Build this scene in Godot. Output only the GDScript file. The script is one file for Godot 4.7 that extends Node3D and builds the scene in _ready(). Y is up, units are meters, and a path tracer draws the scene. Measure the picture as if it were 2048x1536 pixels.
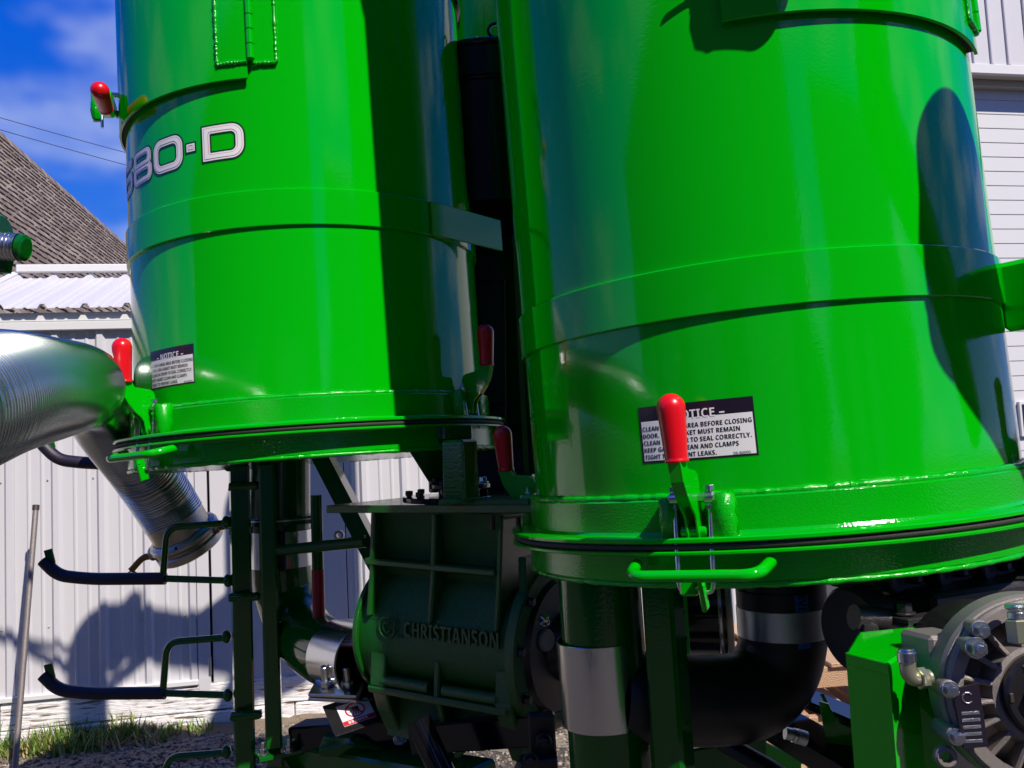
extends Node3D
# A green grain-vacuum machine in a gravel yard: two steel tanks with clamped lids, a cast airlock, pipes, hoses, and white metal sheds behind.

const EYE := Vector3(0, 1.55, 0)
const FOCAL := 1750.0          # in pixels of the 2048 wide photograph
var cam_basis: Basis
var used := {}
var M := {}
var rng := RandomNumberGenerator.new()

# ------------------------------------------------------------------ mesh builder
class MB:
	var v := PackedVector3Array()
	var n := PackedVector3Array()
	func tri(a: Vector3, b: Vector3, c: Vector3, na: Vector3, nb: Vector3, nc: Vector3) -> void:
		var g := (b - a).cross(c - a)
		if g.length_squared() < 1e-18:
			return
		if g.dot(na + nb + nc) > 0.0:
			v.append_array([a, c, b]); n.append_array([na, nc, nb])
		else:
			v.append_array([a, b, c]); n.append_array([na, nb, nc])
	func quad(a: Vector3, b: Vector3, c: Vector3, d: Vector3, na: Vector3, nb: Vector3, nc: Vector3, nd: Vector3) -> void:
		tri(a, b, c, na, nb, nc); tri(a, c, d, na, nc, nd)
	func flat(a: Vector3, b: Vector3, c: Vector3, d: Vector3, out: Vector3) -> void:
		var k := (c - a).cross(d - b)
		if k.length_squared() < 1e-20:
			return
		k = k.normalized()
		if k.dot(out) < 0.0: k = -k
		quad(a, b, c, d, k, k, k, k)
	# chamfered box, centred
	func box(x: Transform3D, s: Vector3, bev := 0.002) -> MB:
		var h := s * 0.5
		bev = minf(bev, minf(h.x, minf(h.y, h.z)) * 0.9)
		var i := h - Vector3(bev, bev, bev)
		var ax := [Vector3.RIGHT, Vector3.UP, Vector3.BACK]
		for k in 3:
			var u: Vector3 = ax[(k + 1) % 3]
			var w: Vector3 = ax[(k + 2) % 3]
			for sg: float in [-1.0, 1.0]:
				var c: Vector3 = ax[k] * h[k] * sg
				var uu: Vector3 = u * i[(k + 1) % 3]
				var ww: Vector3 = w * i[(k + 2) % 3]
				var o: Vector3 = (x.basis * (ax[k] * sg)).normalized()
				flat(x * (c - uu - ww), x * (c + uu - ww), x * (c + uu + ww), x * (c - uu + ww), o)
		if bev > 0.0:
			for k in 3:   # edges along axis k
				var k1 := (k + 1) % 3
				var k2 := (k + 2) % 3
				for s1: float in [-1.0, 1.0]:
					for s2: float in [-1.0, 1.0]:
						var p: Vector3 = ax[k1] * h[k1] * s1 + ax[k2] * i[k2] * s2
						var q: Vector3 = ax[k1] * i[k1] * s1 + ax[k2] * h[k2] * s2
						var e: Vector3 = ax[k] * i[k]
						flat(x * (p - e), x * (p + e), x * (q + e), x * (q - e), x.basis * (ax[k1] * s1 + ax[k2] * s2))
			for s1: float in [-1.0, 1.0]:
				for s2: float in [-1.0, 1.0]:
					for s3: float in [-1.0, 1.0]:
						var a := x * Vector3(h.x * s1, i.y * s2, i.z * s3)
						var b := x * Vector3(i.x * s1, h.y * s2, i.z * s3)
						var c := x * Vector3(i.x * s1, i.y * s2, h.z * s3)
						var o2 := (x.basis * Vector3(s1, s2, s3)).normalized()
						tri(a, b, c, o2, o2, o2)
		return self
	# body of revolution round the y axis of x; profile points are (radius, height)
	func lathe(x: Transform3D, prof: Array, seg := 48, a0 := 0.0, a1 := TAU, smooth := false) -> MB:
		var ns: Array = []
		for j in prof.size() - 1:
			var d: Vector2 = prof[j + 1] - prof[j]
			ns.append(Vector2(d.y, -d.x).normalized() if d.length() > 1e-9 else Vector2(1, 0))
		for i in seg:
			var t0 := lerpf(a0, a1, float(i) / seg)
			var t1 := lerpf(a0, a1, float(i + 1) / seg)
			var d0 := Vector3(sin(t0), 0, cos(t0))
			var d1 := Vector3(sin(t1), 0, cos(t1))
			for j in prof.size() - 1:
				var p: Vector2 = prof[j]
				var q: Vector2 = prof[j + 1]
				var np: Vector2 = ns[j]
				var nq: Vector2 = ns[j]
				if smooth:
					if j > 0: np = (ns[j] + ns[j - 1]).normalized()
					if j < prof.size() - 2: nq = (ns[j] + ns[j + 1]).normalized()
				quad(x * (d0 * p.x + Vector3.UP * p.y), x * (d1 * p.x + Vector3.UP * p.y), x * (d1 * q.x + Vector3.UP * q.y), x * (d0 * q.x + Vector3.UP * q.y),
					(x.basis * (d0 * np.x + Vector3.UP * np.y)).normalized(), (x.basis * (d1 * np.x + Vector3.UP * np.y)).normalized(),
					(x.basis * (d1 * nq.x + Vector3.UP * nq.y)).normalized(), (x.basis * (d0 * nq.x + Vector3.UP * nq.y)).normalized())
		return self
	func disc(x: Transform3D, r: float, y: float, up: float, seg := 32, r0 := 0.0) -> MB:
		return lathe(x, [Vector2(r, y), Vector2(r0, y)] if up > 0 else [Vector2(r0, y), Vector2(r, y)], seg)
	func cyl(x: Transform3D, r: float, h: float, bev := 0.0, seg := 32) -> MB:   # from y = 0 to h
		if bev > 0.0:
			return lathe(x, [Vector2(0, 0), Vector2(r - bev, 0), Vector2(r, bev), Vector2(r, h - bev), Vector2(r - bev, h), Vector2(0, h)], seg)
		return lathe(x, [Vector2(0, 0), Vector2(r, 0), Vector2(r, h), Vector2(0, h)], seg)
	func ring(x: Transform3D, r0: float, r1: float, h: float, bev := 0.001, seg := 48) -> MB:
		return lathe(x, [Vector2(r0, 0), Vector2(r1 - bev, 0), Vector2(r1, bev), Vector2(r1, h - bev), Vector2(r1 - bev, h), Vector2(r0, h), Vector2(r0, 0)], seg)
	# tube swept along points; rad is one radius or one for every point
	func tube(pts: Array, rad: Variant, seg := 16, caps := true, squash := 1.0) -> MB:
		var m := pts.size()
		var t: Array = []
		for i in m:
			t.append(((pts[mini(i + 1, m - 1)] as Vector3) - (pts[maxi(i - 1, 0)] as Vector3)).normalized())
		var u: Vector3 = (t[0] as Vector3).cross(Vector3.UP)
		if u.length() < 0.05: u = (t[0] as Vector3).cross(Vector3.RIGHT)
		u = u.normalized()
		var rings: Array = []
		var norms: Array = []
		for i in m:
			var ti: Vector3 = t[i]
			u = (u - ti * u.dot(ti)).normalized()
			var w := ti.cross(u)
			var r: float = rad[i] if rad is Array or rad is PackedFloat32Array else rad
			var rg := PackedVector3Array()
			var nn := PackedVector3Array()
			for k in seg + 1:
				var a := TAU * k / seg
				var o := u * cos(a) + w * sin(a) * squash
				rg.append((pts[i] as Vector3) + o * r)
				nn.append(o.normalized())
			rings.append(rg); norms.append(nn)
		var slope: bool = rad is Array or rad is PackedFloat32Array
		for i in m - 1:
			for k in seg:
				var a: Vector3 = rings[i][k]
				var b: Vector3 = rings[i][k + 1]
				var c: Vector3 = rings[i + 1][k + 1]
				var d: Vector3 = rings[i + 1][k]
				var n0: Vector3 = norms[i][k]
				var n1: Vector3 = norms[i][k + 1]
				var n2: Vector3 = norms[i + 1][k + 1]
				var n3: Vector3 = norms[i + 1][k]
				if slope:
					var dl := ((pts[i + 1] as Vector3) - (pts[i] as Vector3)).length()
					if dl > 1e-7:
						var sl: Vector3 = (t[i] as Vector3) * ((rad[i] - rad[i + 1]) / dl)
						n0 = (n0 + sl).normalized(); n1 = (n1 + sl).normalized(); n2 = (n2 + sl).normalized(); n3 = (n3 + sl).normalized()
				quad(a, b, c, d, n0, n1, n2, n3)
		if caps:
			for e in [0, m - 1]:
				var o: Vector3 = -t[0] if e == 0 else t[m - 1]
				for k in seg:
					tri(pts[e], rings[e][k], rings[e][k + 1], o, o, o)
		return self
	# polygon in the xy plane of x, pushed from z = -d/2 to d/2
	func prism(x: Transform3D, poly: PackedVector2Array, d: float, bev := 0.0) -> MB:
		var inner := poly
		if bev > 0.0:
			var off := Geometry2D.offset_polygon(poly, -bev, Geometry2D.JOIN_MITER)
			if off.size() == 1 and off[0].size() == poly.size():
				var q: PackedVector2Array = off[0]
				var best := 0
				for s in q.size():
					if q[s].distance_squared_to(poly[0]) < q[best].distance_squared_to(poly[0]): best = s
				inner = PackedVector2Array()
				var cw := Geometry2D.is_polygon_clockwise(q) == Geometry2D.is_polygon_clockwise(poly)
				for s in q.size(): inner.append(q[posmod(best + (s if cw else -s), q.size())])
			else: bev = 0.0
		var z := x.basis.z.normalized()
		var idx := Geometry2D.triangulate_polygon(inner)
		for sg: float in [-1.0, 1.0]:
			for k in range(0, idx.size(), 3):
				var p := inner[idx[k]]; var q2 := inner[idx[k + 1]]; var r := inner[idx[k + 2]]
				tri(x * Vector3(p.x, p.y, sg * d * .5), x * Vector3(q2.x, q2.y, sg * d * .5), x * Vector3(r.x, r.y, sg * d * .5), z * sg, z * sg, z * sg)
		var m := poly.size()
		var cen := Vector2.ZERO
		for p in poly: cen += p / m
		var ccw := -1.0 if Geometry2D.is_polygon_clockwise(poly) else 1.0
		for k in m:
			var p := poly[k]; var q3 := poly[(k + 1) % m]
			var e := q3 - p
			var o := x.basis * Vector3(e.y, -e.x, 0) * ccw
			var hz := d * .5 - bev
			flat(x * Vector3(p.x, p.y, -hz), x * Vector3(q3.x, q3.y, -hz), x * Vector3(q3.x, q3.y, hz), x * Vector3(p.x, p.y, hz), o)
			if bev > 0.0:
				var pi := inner[k]; var qi := inner[(k + 1) % m]
				for sg: float in [-1.0, 1.0]:
					flat(x * Vector3(p.x, p.y, hz * sg), x * Vector3(q3.x, q3.y, hz * sg), x * Vector3(qi.x, qi.y, d * .5 * sg), x * Vector3(pi.x, pi.y, d * .5 * sg), o.normalized() + z * sg)
		return self
	func hexa(x: Transform3D, r: float, h: float) -> MB:     # hexagon head, y from 0 to h
		var p := PackedVector2Array()
		for k in 6: p.append(Vector2(cos(TAU * k / 6), sin(TAU * k / 6)) * r)
		return prism(x * Transform3D(Basis(Vector3.RIGHT, -PI / 2), Vector3(0, h * .5, 0)), p, h, r * .09)
	func ball(c: Vector3, r: float, sc := Vector3.ONE, seg := 14) -> MB:
		var prof: Array = []
		for k in 9: prof.append(Vector2(cos(-PI / 2 + PI * k / 8) * r, sin(-PI / 2 + PI * k / 8) * r))
		return lathe(Transform3D(Basis.from_scale(sc), c), prof, seg, 0.0, TAU, true)
	func mesh() -> ArrayMesh:
		var m := ArrayMesh.new()
		var a := []
		a.resize(Mesh.ARRAY_MAX)
		a[Mesh.ARRAY_VERTEX] = v
		a[Mesh.ARRAY_NORMAL] = n
		m.add_surface_from_arrays(Mesh.PRIMITIVE_TRIANGLES, a)
		return m

const I := Transform3D.IDENTITY

# ------------------------------------------------------------------ naming helpers
func numbered(s: String) -> String:
	if not used.has(s):
		used[s] = 0
		return s
	used[s] += 1
	return "%s_%03d" % [s, used[s]]
func thing(called: String, label: String, category: String, at_ := Vector3.ZERO, b := Basis.IDENTITY, group := "") -> Node3D:
	var o := Node3D.new()
	o.name = numbered(called)
	add_child(o)
	o.transform = Transform3D(b, at_)
	tag(o, label, category, group)
	return o
func tag(o: Node, label: String, category: String, group := "") -> void:
	o.set_meta("label", label); o.set_meta("category", category)
	if group: o.set_meta("group", group)
func part(called: String, mb: MB, mat: Material, parent: Node = null) -> MeshInstance3D:
	return put(called, mb.mesh(), mat, parent)
func put(called: String, mesh: Mesh, mat: Material, parent: Node = null, x := I) -> MeshInstance3D:
	var o := MeshInstance3D.new()
	o.mesh = mesh
	o.material_override = mat
	if parent == null:
		o.name = numbered(called); add_child(o)
	else:
		var base := called
		var k := 0
		while parent.has_node(NodePath(base)):
			k += 1; base = "%s_%03d" % [called, k]
		o.name = base
		parent.add_child(o)
	o.transform = x
	return o
func group_node(called: String, parent: Node, x: Transform3D) -> Node3D:
	var o := Node3D.new()
	var base := called
	var k := 0
	while parent.has_node(NodePath(base)):
		k += 1; base = "%s_%03d" % [called, k]
	o.name = base
	parent.add_child(o)
	o.transform = x
	return o
func struct(called: String, mb: MB, mat: Material) -> MeshInstance3D:
	var o := part(called, mb, mat)
	o.set_meta("kind", "structure")
	return o

# ------------------------------------------------------------------ geometry helpers
# the place in the yard that the photograph shows at a pixel, for a thing measured to stand `depth` metres in front of the camera plane
func at(px: float, py: float, depth: float) -> Vector3:
	var d := cam_basis * Vector3((px - 1024.0) / FOCAL, (768.0 - py) / FOCAL, -1.0)
	return EYE + d * (depth / -d.z)
func at_y(px: float, py: float, y: float) -> Vector3:
	var d := cam_basis * Vector3((px - 1024.0) / FOCAL, (768.0 - py) / FOCAL, -1.0)
	return EYE + d * ((y - EYE.y) / d.y)
func at_plane(px: float, py: float, o: Vector3, nrm: Vector3) -> Vector3:
	var d := cam_basis * Vector3((px - 1024.0) / FOCAL, (768.0 - py) / FOCAL, -1.0)
	return EYE + d * ((o - EYE).dot(nrm) / d.dot(nrm))
func along(dir: Vector3, o := Vector3.ZERO) -> Transform3D:     # local y runs along dir
	var y := dir.normalized()
	var x := y.cross(Vector3.BACK)
	if x.length() < 0.1: x = y.cross(Vector3.RIGHT)
	x = x.normalized()
	return Transform3D(Basis(x, y, x.cross(y)), o)
func bar(mb: MB, a: Vector3, b: Vector3, w: float, h: float, bev := 0.004, up := Vector3.UP) -> MB:   # rectangular bar from a to b
	var y := (b - a).normalized()
	var x := y.cross(up).normalized()
	return mb.box(Transform3D(Basis(x, y, x.cross(y)), (a + b) * .5), Vector3(w, (b - a).length(), h), bev)
func smooth_path(pts: Array, per := 8) -> Array:
	var c := Curve3D.new()
	c.bake_interval = 0.01
	for k in pts.size():
		var tan_ := ((pts[mini(k + 1, pts.size() - 1)] as Vector3) - (pts[maxi(k - 1, 0)] as Vector3)) * (1.0 / 6.0)
		if k == 0 or k == pts.size() - 1: tan_ *= 1.0
		c.add_point(pts[k], -tan_, tan_)
	var out: Array = []
	for k in pts.size() - 1:
		for j in per: out.append(c.sample(k, float(j) / per))
	out.append(pts[pts.size() - 1])
	return out
func filleted(pts: Array, r: float, per := 8) -> Array:     # polyline with rounded corners
	var out: Array = [pts[0]]
	for k in range(1, pts.size() - 1):
		var p: Vector3 = pts[k]
		var a := ((pts[k - 1] as Vector3) - p); var b := ((pts[k + 1] as Vector3) - p)
		var rr := minf(r, minf(a.length(), b.length()) * .49)
		var s := p + a.normalized() * rr; var e := p + b.normalized() * rr
		for j in per + 1:
			var t := float(j) / per
			out.append(s.lerp(p, t).lerp(p.lerp(e, t), t))
	out.append(pts[pts.size() - 1])
	return out
func bolt(called: String, parent: Node, o: Vector3, dir: Vector3, r: float, mat: Material, washer := true, stud := 0.0) -> void:
	var x := along(dir, o)
	var mb := MB.new()
	if washer: mb.cyl(x, r * 1.35, r * .28, r * .06, 20)
	mb.hexa(x * Transform3D(Basis.IDENTITY, Vector3(0, r * .25, 0)), r, r * 1.15)
	if stud > 0.0: mb.cyl(x, r * .58, r * 1.4 + stud, r * .12, 14)
	else: mb.cyl(x, r * .7, r * 1.45, r * .1, 14)
	part(called, mb, mat, parent)

# ------------------------------------------------------------------ materials
func noise_tex(size: int, freq: float, kind := FastNoiseLite.TYPE_SIMPLEX_SMOOTH, oct := 4, normal := false, bump := 4.0, ramp: Gradient = null, seed_ := 1, cell := false) -> NoiseTexture2D:
	var f := FastNoiseLite.new()
	f.noise_type = kind; f.frequency = freq; f.fractal_octaves = oct; f.seed = seed_
	if cell:
		f.noise_type = FastNoiseLite.TYPE_CELLULAR
		f.cellular_return_type = FastNoiseLite.RETURN_CELL_VALUE if ramp != null and not normal else FastNoiseLite.RETURN_DISTANCE
		f.fractal_type = FastNoiseLite.FRACTAL_NONE
	var t := NoiseTexture2D.new()
	t.width = size; t.height = size; t.seamless = true; t.noise = f
	if normal: t.as_normal_map = true; t.bump_strength = bump
	if ramp: t.color_ramp = ramp
	return t
func grad(cols: Array, offs: Array) -> Gradient:
	var g := Gradient.new()
	g.offsets = PackedFloat32Array(offs)
	var c := PackedColorArray()
	for k in cols: c.append(k)
	g.colors = c
	return g
func lin(r: float, g: float, b: float) -> Color:
	return Color(r, g, b).linear_to_srgb()
func mat(name_: String, c: Color, rough: float, metal := 0.0, spec := 0.5) -> StandardMaterial3D:
	var m := StandardMaterial3D.new()
	m.albedo_color = c; m.roughness = rough; m.metallic = metal; m.metallic_specular = spec; m.resource_name = name_
	M[name_] = m
	return m
func bumpy(m: StandardMaterial3D, t: Texture2D, amount: float, scale: float) -> StandardMaterial3D:
	m.normal_enabled = true; m.normal_texture = t; m.normal_scale = amount
	m.uv1_triplanar = true; m.uv1_scale = Vector3.ONE * scale
	return m
func make_materials() -> void:
	var peel := noise_tex(256, .045, FastNoiseLite.TYPE_SIMPLEX_SMOOTH, 3, true, 3.0)
	var cast := noise_tex(256, .05, FastNoiseLite.TYPE_SIMPLEX_SMOOTH, 4, true, 10.0, null, 4)
	var grain := noise_tex(256, .12, FastNoiseLite.TYPE_SIMPLEX_SMOOTH, 4, true, 8.0, null, 6)
	var blotch := noise_tex(512, .012, FastNoiseLite.TYPE_SIMPLEX_SMOOTH, 5, false, 1.0, grad([Color(.6, .6, .6), Color.WHITE], [.3, .7]), 9)
	bumpy(mat("green paint", lin(.0005, .385, .0018), .075), peel, .05, 9.0)
	bumpy(mat("green rough paint", lin(.0008, .34, .0025), .10), cast, .13, 12.0)
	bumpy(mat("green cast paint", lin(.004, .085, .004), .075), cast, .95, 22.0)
	bumpy(mat("shaded green paint", lin(.002, .095, .006), .09), peel, .12, 9.0)  # copy of the tank green with the under-tank shade put into its colour
	bumpy(mat("green weld paint", lin(.0008, .35, .0025), .14), cast, .45, 22.0)
	bumpy(mat("red vinyl", lin(.62, .003, .010), .28), peel, .08, 10.0)
	mat("zinc steel", lin(.62, .62, .63), .24, 1.0)
	bumpy(mat("galvanised steel", lin(.55, .58, .58), .30, 1.0), grain, .25, 12.0)
	var st := bumpy(mat("brushed steel", lin(.62, .62, .62), .20, 1.0), noise_tex(256, .03, FastNoiseLite.TYPE_SIMPLEX_SMOOTH, 3, true, 4.0, null, 12), .08, 5.0)
	st.uv1_scale = Vector3(30, 2.0, 30)
	mat("hose steel", lin(.44, .47, .48), .25, 1.0)
	bumpy(mat("old aluminium", lin(.46, .42, .37), .34, 1.0), grain, .3, 8.0)
	bumpy(mat("cast aluminium", lin(.20, .175, .165), .42, .35), grain, .6, 22.0)
	bumpy(mat("brass bronze", lin(.30, .15, .04), .42, .8), grain, .5, 14.0)
	mat("olive zinc", lin(.40, .40, .28), .33, .8)
	bumpy(mat("black rubber", lin(.011, .010, .013), .40), grain, .15, 10.0)
	bumpy(mat("sleeve rubber", lin(.013, .009, .022), .45), grain, .3, 16.0)
	bumpy(mat("gasket rubber", lin(.035, .027, .030), .75), grain, .5, 22.0)
	bumpy(mat("black paint", lin(.012, .011, .012), .24), grain, .2, 16.0)
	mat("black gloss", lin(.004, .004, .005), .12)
	mat("dark rusty steel", lin(.05, .035, .028), .55, .3)
	mat("decal white", lin(.72, .71, .73), .30)
	mat("decal black", lin(.012, .008, .018), .30)
	mat("decal dark green", lin(.002, .03, .012), .30)
	mat("decal red", lin(.50, .02, .03), .30)
	mat("decal blue", lin(.01, .13, .45), .35)
	mat("red plastic", lin(.35, .004, .012), .3)
	# sheds
	bumpy(mat("white sheet metal", lin(.55, .54, .57), .38), noise_tex(256, .01, FastNoiseLite.TYPE_SIMPLEX_SMOOTH, 3, true, 2.0, null, 15), .10, 1.4)
	mat("white trim", lin(.62, .62, .63), .42)
	mat("white siding", lin(.56, .56, .58), .5)
	mat("soffit tan", lin(.42, .38, .32), .6)
	mat("dark glass", lin(.02, .02, .025), .06)
	mat("seam shadow gap", lin(.05, .05, .06), .7)
	for k in 4:
		var m := mat("shingle %d" % k, [lin(.23, .18, .145), lin(.15, .115, .092), lin(.29, .235, .195), lin(.20, .15, .125)][k], .9)
		bumpy(m, grain, .5, 6.0)
	mat("roof underlay", lin(.04, .03, .028), .95)
	var wood := mat("peeling white timber", Color.WHITE, .75)
	wood.albedo_texture = noise_tex(512, .02, FastNoiseLite.TYPE_SIMPLEX_SMOOTH, 5, false, 1.0, grad([lin(.16, .12, .09), lin(.30, .25, .2), lin(.70, .68, .68), lin(.78, .76, .77), lin(.45, .4, .36), lin(.76, .75, .76)], [.16, .25, .30, .62, .66, .70]), 21)
	bumpy(wood, noise_tex(512, .02, FastNoiseLite.TYPE_SIMPLEX_SMOOTH, 5, true, 8.0, null, 21), 1.0, 1.0)
	wood.uv1_scale = Vector3(.35, 3.2, .35)
	for k in 3:
		var pal := mat("pallet wood %d" % k, [lin(.48, .30, .18), lin(.42, .25, .14), lin(.55, .37, .25)][k], .8)
		bumpy(pal, grain, .8, 5.0)
	# ground
	var g := mat("gravel", Color.WHITE, .95)
	g.albedo_texture = noise_tex(1024, .035, FastNoiseLite.TYPE_SIMPLEX_SMOOTH, 6, false, 1.0, grad([lin(.035, .031, .028), lin(.065, .057, .052), lin(.13, .115, .10), lin(.08, .07, .063)], [.2, .45, .6, .8]), 31)
	g.uv1_triplanar = true; g.uv1_world_triplanar = true; g.uv1_scale = Vector3.ONE * 1.3
	g.normal_enabled = true; g.normal_texture = noise_tex(1024, .12, FastNoiseLite.TYPE_SIMPLEX_SMOOTH, 4, true, 12.0, null, 33); g.normal_scale = 1.2
	var tg := mat("tan gravel", Color.WHITE, .95)
	tg.albedo_texture = noise_tex(1024, .05, FastNoiseLite.TYPE_SIMPLEX_SMOOTH, 6, false, 1.0, grad([lin(.14, .11, .085), lin(.26, .21, .165), lin(.40, .34, .28), lin(.28, .23, .19)], [.2, .45, .6, .8]), 35)
	tg.uv1_triplanar = true; tg.uv1_world_triplanar = true; tg.uv1_scale = Vector3.ONE * 1.3
	tg.normal_enabled = true; tg.normal_texture = g.normal_texture; tg.normal_scale = 1.2
	for k in 4:
		mat("pebble %d" % k, [lin(.22, .18, .15), lin(.12, .10, .085), lin(.34, .30, .26), lin(.07, .06, .055)][k], .85)
	for k in 2:
		var gr := mat("grass %d" % k, [lin(.10, .19, .02), lin(.17, .22, .045)][k], .55)
		gr.backlight_enabled = true; gr.backlight = Color(.25, .35, .05); gr.cull_mode = BaseMaterial3D.CULL_DISABLED
	mat("dry grass", lin(.34, .26, .13), .8).cull_mode = BaseMaterial3D.CULL_DISABLED
	var soil := mat("dry soil", lin(.23, .175, .125), .95)
	bumpy(soil, grain, 1.5, 5.0)
	mat("wire", lin(.03, .03, .04), .6)
	mat("foliage", lin(.04, .08, .025), .8)
	mat("bark", lin(.09, .07, .05), .9)
	mat("far wall", lin(.13, .13, .135), .7)

# ------------------------------------------------------------------ sky
func make_sky() -> Sky:
	var w := 1024; var h := 512
	var im := Image.create(w, h, false, Image.FORMAT_RGBF)
	var f := FastNoiseLite.new(); f.seed = 5; f.frequency = 1.6; f.fractal_octaves = 6
	var f2 := FastNoiseLite.new(); f2.seed = 8; f2.frequency = 5.0; f2.fractal_octaves = 5
	for y in h:
		var el := PI * (.5 - (y + .5) / h)
		var e := maxf(sin(el), 0.0)
		var base := Vector3(.26, .46, 1.05).lerp(Vector3(.05, .26, 1.08), smoothstep(0.02, .26, e)).lerp(Vector3(.001, .14, .92), smoothstep(.18, .46, e)).lerp(Vector3(.001, .08, .55), smoothstep(.5, 1.0, e))
		if el < 0.0: base = Vector3(.22, .19, .17) * .6
		for x in w:
			var az := TAU * (x + .5) / w
			var d := Vector3(sin(az) * cos(el), sin(el), cos(az) * cos(el))
			var c := base
			if el > 0.0:
				var k := f.get_noise_3d(d.x * 1.3 + 3.0, d.y * 3.4, d.z * 1.3) + .45 * f2.get_noise_3d(d.x * 1.2, d.y * 2.6, d.z * 1.2)
				var a := smoothstep(-.05, .50, k) * .58 * (1.0 - smoothstep(.55, .95, e))
				c = c.lerp(Vector3(.70, .82, 1.20), a)
			im.set_pixel(x, y, Color(c.x, c.y, c.z))
	var m := PanoramaSkyMaterial.new()
	m.panorama = ImageTexture.create_from_image(im)
	var s := Sky.new(); s.sky_material = m
	return s

# ------------------------------------------------------------------ tanks
func tank_basis(tx: float, tz: float) -> Basis:
	var y := Vector3(tx, 1, tz).normalized()
	var z := (Vector3.BACK - y * y.z).normalized()
	return Basis(y.cross(z), y, z)
func on(th: float, r: float, h: float) -> Vector3:
	var t := deg_to_rad(th)
	return Vector3(sin(t) * r, h, cos(t) * r)
func facing(th: float, r: float, h: float) -> Transform3D:    # x tangential, y up, z outward
	return Transform3D(Basis(Vector3.UP, deg_to_rad(th)), on(th, r, h))
func arc_sheet(mb: MB, th0: float, th1: float, r0: float, r1: float, h0: float, h1: float, seg := 40, bev := .0012) -> MB:   # curved plate
	var a0 := deg_to_rad(th0); var a1 := deg_to_rad(th1)
	mb.lathe(I, [Vector2(r0, h0), Vector2(r1 - bev, h0), Vector2(r1, h0 + bev), Vector2(r1, h1 - bev), Vector2(r1 - bev, h1), Vector2(r0, h1)], seg, a0, a1)
	for t: float in [th0, th1]:
		var o := on(t + (-90 if t == minf(th0, th1) else 90), 1, 0)
		mb.flat(on(t, r0, h0), on(t, r1, h0), on(t, r1, h1), on(t, r0, h1), o)
	return mb
func weld_line(mb: MB, pts: Array, r: float, sd: int) -> MB:
	var g := RandomNumberGenerator.new(); g.seed = sd
	var rr: Array = []
	for k in pts.size(): rr.append(r * g.randf_range(.72, 1.2))
	return mb.tube(pts, rr, 8)
func arc_pts(th0: float, th1: float, r: float, h: float, cnt: int) -> Array:
	var out: Array = []
	for k in cnt + 1: out.append(on(lerpf(th0, th1, float(k) / cnt), r, h))
	return out
# lettering laid on the tank as thin print; returns meshes bent round radius r, left end at angle th, text height in metres
func bent_text(txt: String, h_cap: float, th_left: float, r: float, base_h: float, bold := true, squeeze := 1.0) -> MB:
	var tm := TextMesh.new()
	var sf := SystemFont.new(); sf.font_names = PackedStringArray(["Droid Sans"]); sf.font_weight = 700 if bold else 400
	tm.font = sf; tm.text = txt; tm.depth = 0.0; tm.font_size = 64; tm.pixel_size = h_cap / 45.7; tm.curve_step = 2.0
	tm.horizontal_alignment = HORIZONTAL_ALIGNMENT_LEFT
	var a := tm.surface_get_arrays(0)
	var vs: PackedVector3Array = a[Mesh.ARRAY_VERTEX]
	var ix: PackedInt32Array = a[Mesh.ARRAY_INDEX]
	var mn := Vector3(1e9, 1e9, 0)
	for p in vs: mn.x = minf(mn.x, p.x); mn.y = minf(mn.y, p.y)
	var mb := MB.new()
	for k in range(0, ix.size(), 3):
		var q: Array = []
		var nn: Array = []
		for j in 3:
			var p := vs[ix[k + j]]
			var th := th_left + rad_to_deg((p.x - mn.x) * squeeze / r)
			q.append(on(th, r, base_h + p.y)); nn.append(on(th, 1, 0))
		mb.tri(q[0], q[1], q[2], nn[0], nn[1], nn[2])
	return mb
func text_width(txt: String, h_cap: float) -> float:
	var tm := TextMesh.new()
	var sf := SystemFont.new(); sf.font_names = PackedStringArray(["Droid Sans"]); sf.font_weight = 700
	tm.font = sf; tm.text = txt; tm.depth = 0.0; tm.font_size = 64; tm.pixel_size = h_cap / 45.7
	return tm.get_aabb().size.x
func flat_text(txt: String, h_cap: float, x: Transform3D, depth := 0.0, bold := true, squeeze := 1.0) -> MB:    # text in the xy plane of x, centred
	var tm := TextMesh.new()
	var sf := SystemFont.new(); sf.font_names = PackedStringArray(["Droid Sans"]); sf.font_weight = 700 if bold else 400
	tm.font = sf; tm.text = txt; tm.depth = depth; tm.font_size = 64; tm.pixel_size = h_cap / 45.7; tm.curve_step = 2.0
	var a := tm.surface_get_arrays(0)
	var vs: PackedVector3Array = a[Mesh.ARRAY_VERTEX]
	var ns: PackedVector3Array = a[Mesh.ARRAY_NORMAL]
	var ix: PackedInt32Array = a[Mesh.ARRAY_INDEX]
	var mb := MB.new()
	for k in range(0, ix.size(), 3):
		var q: Array = []
		var nn: Array = []
		for j in 3:
			var p := vs[ix[k + j]]
			q.append(x * Vector3(p.x * squeeze, p.y, p.z)); nn.append((x.basis * ns[ix[k + j]]).normalized())
		mb.tri(q[0], q[1], q[2], nn[0], nn[1], nn[2])
	return mb
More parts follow.
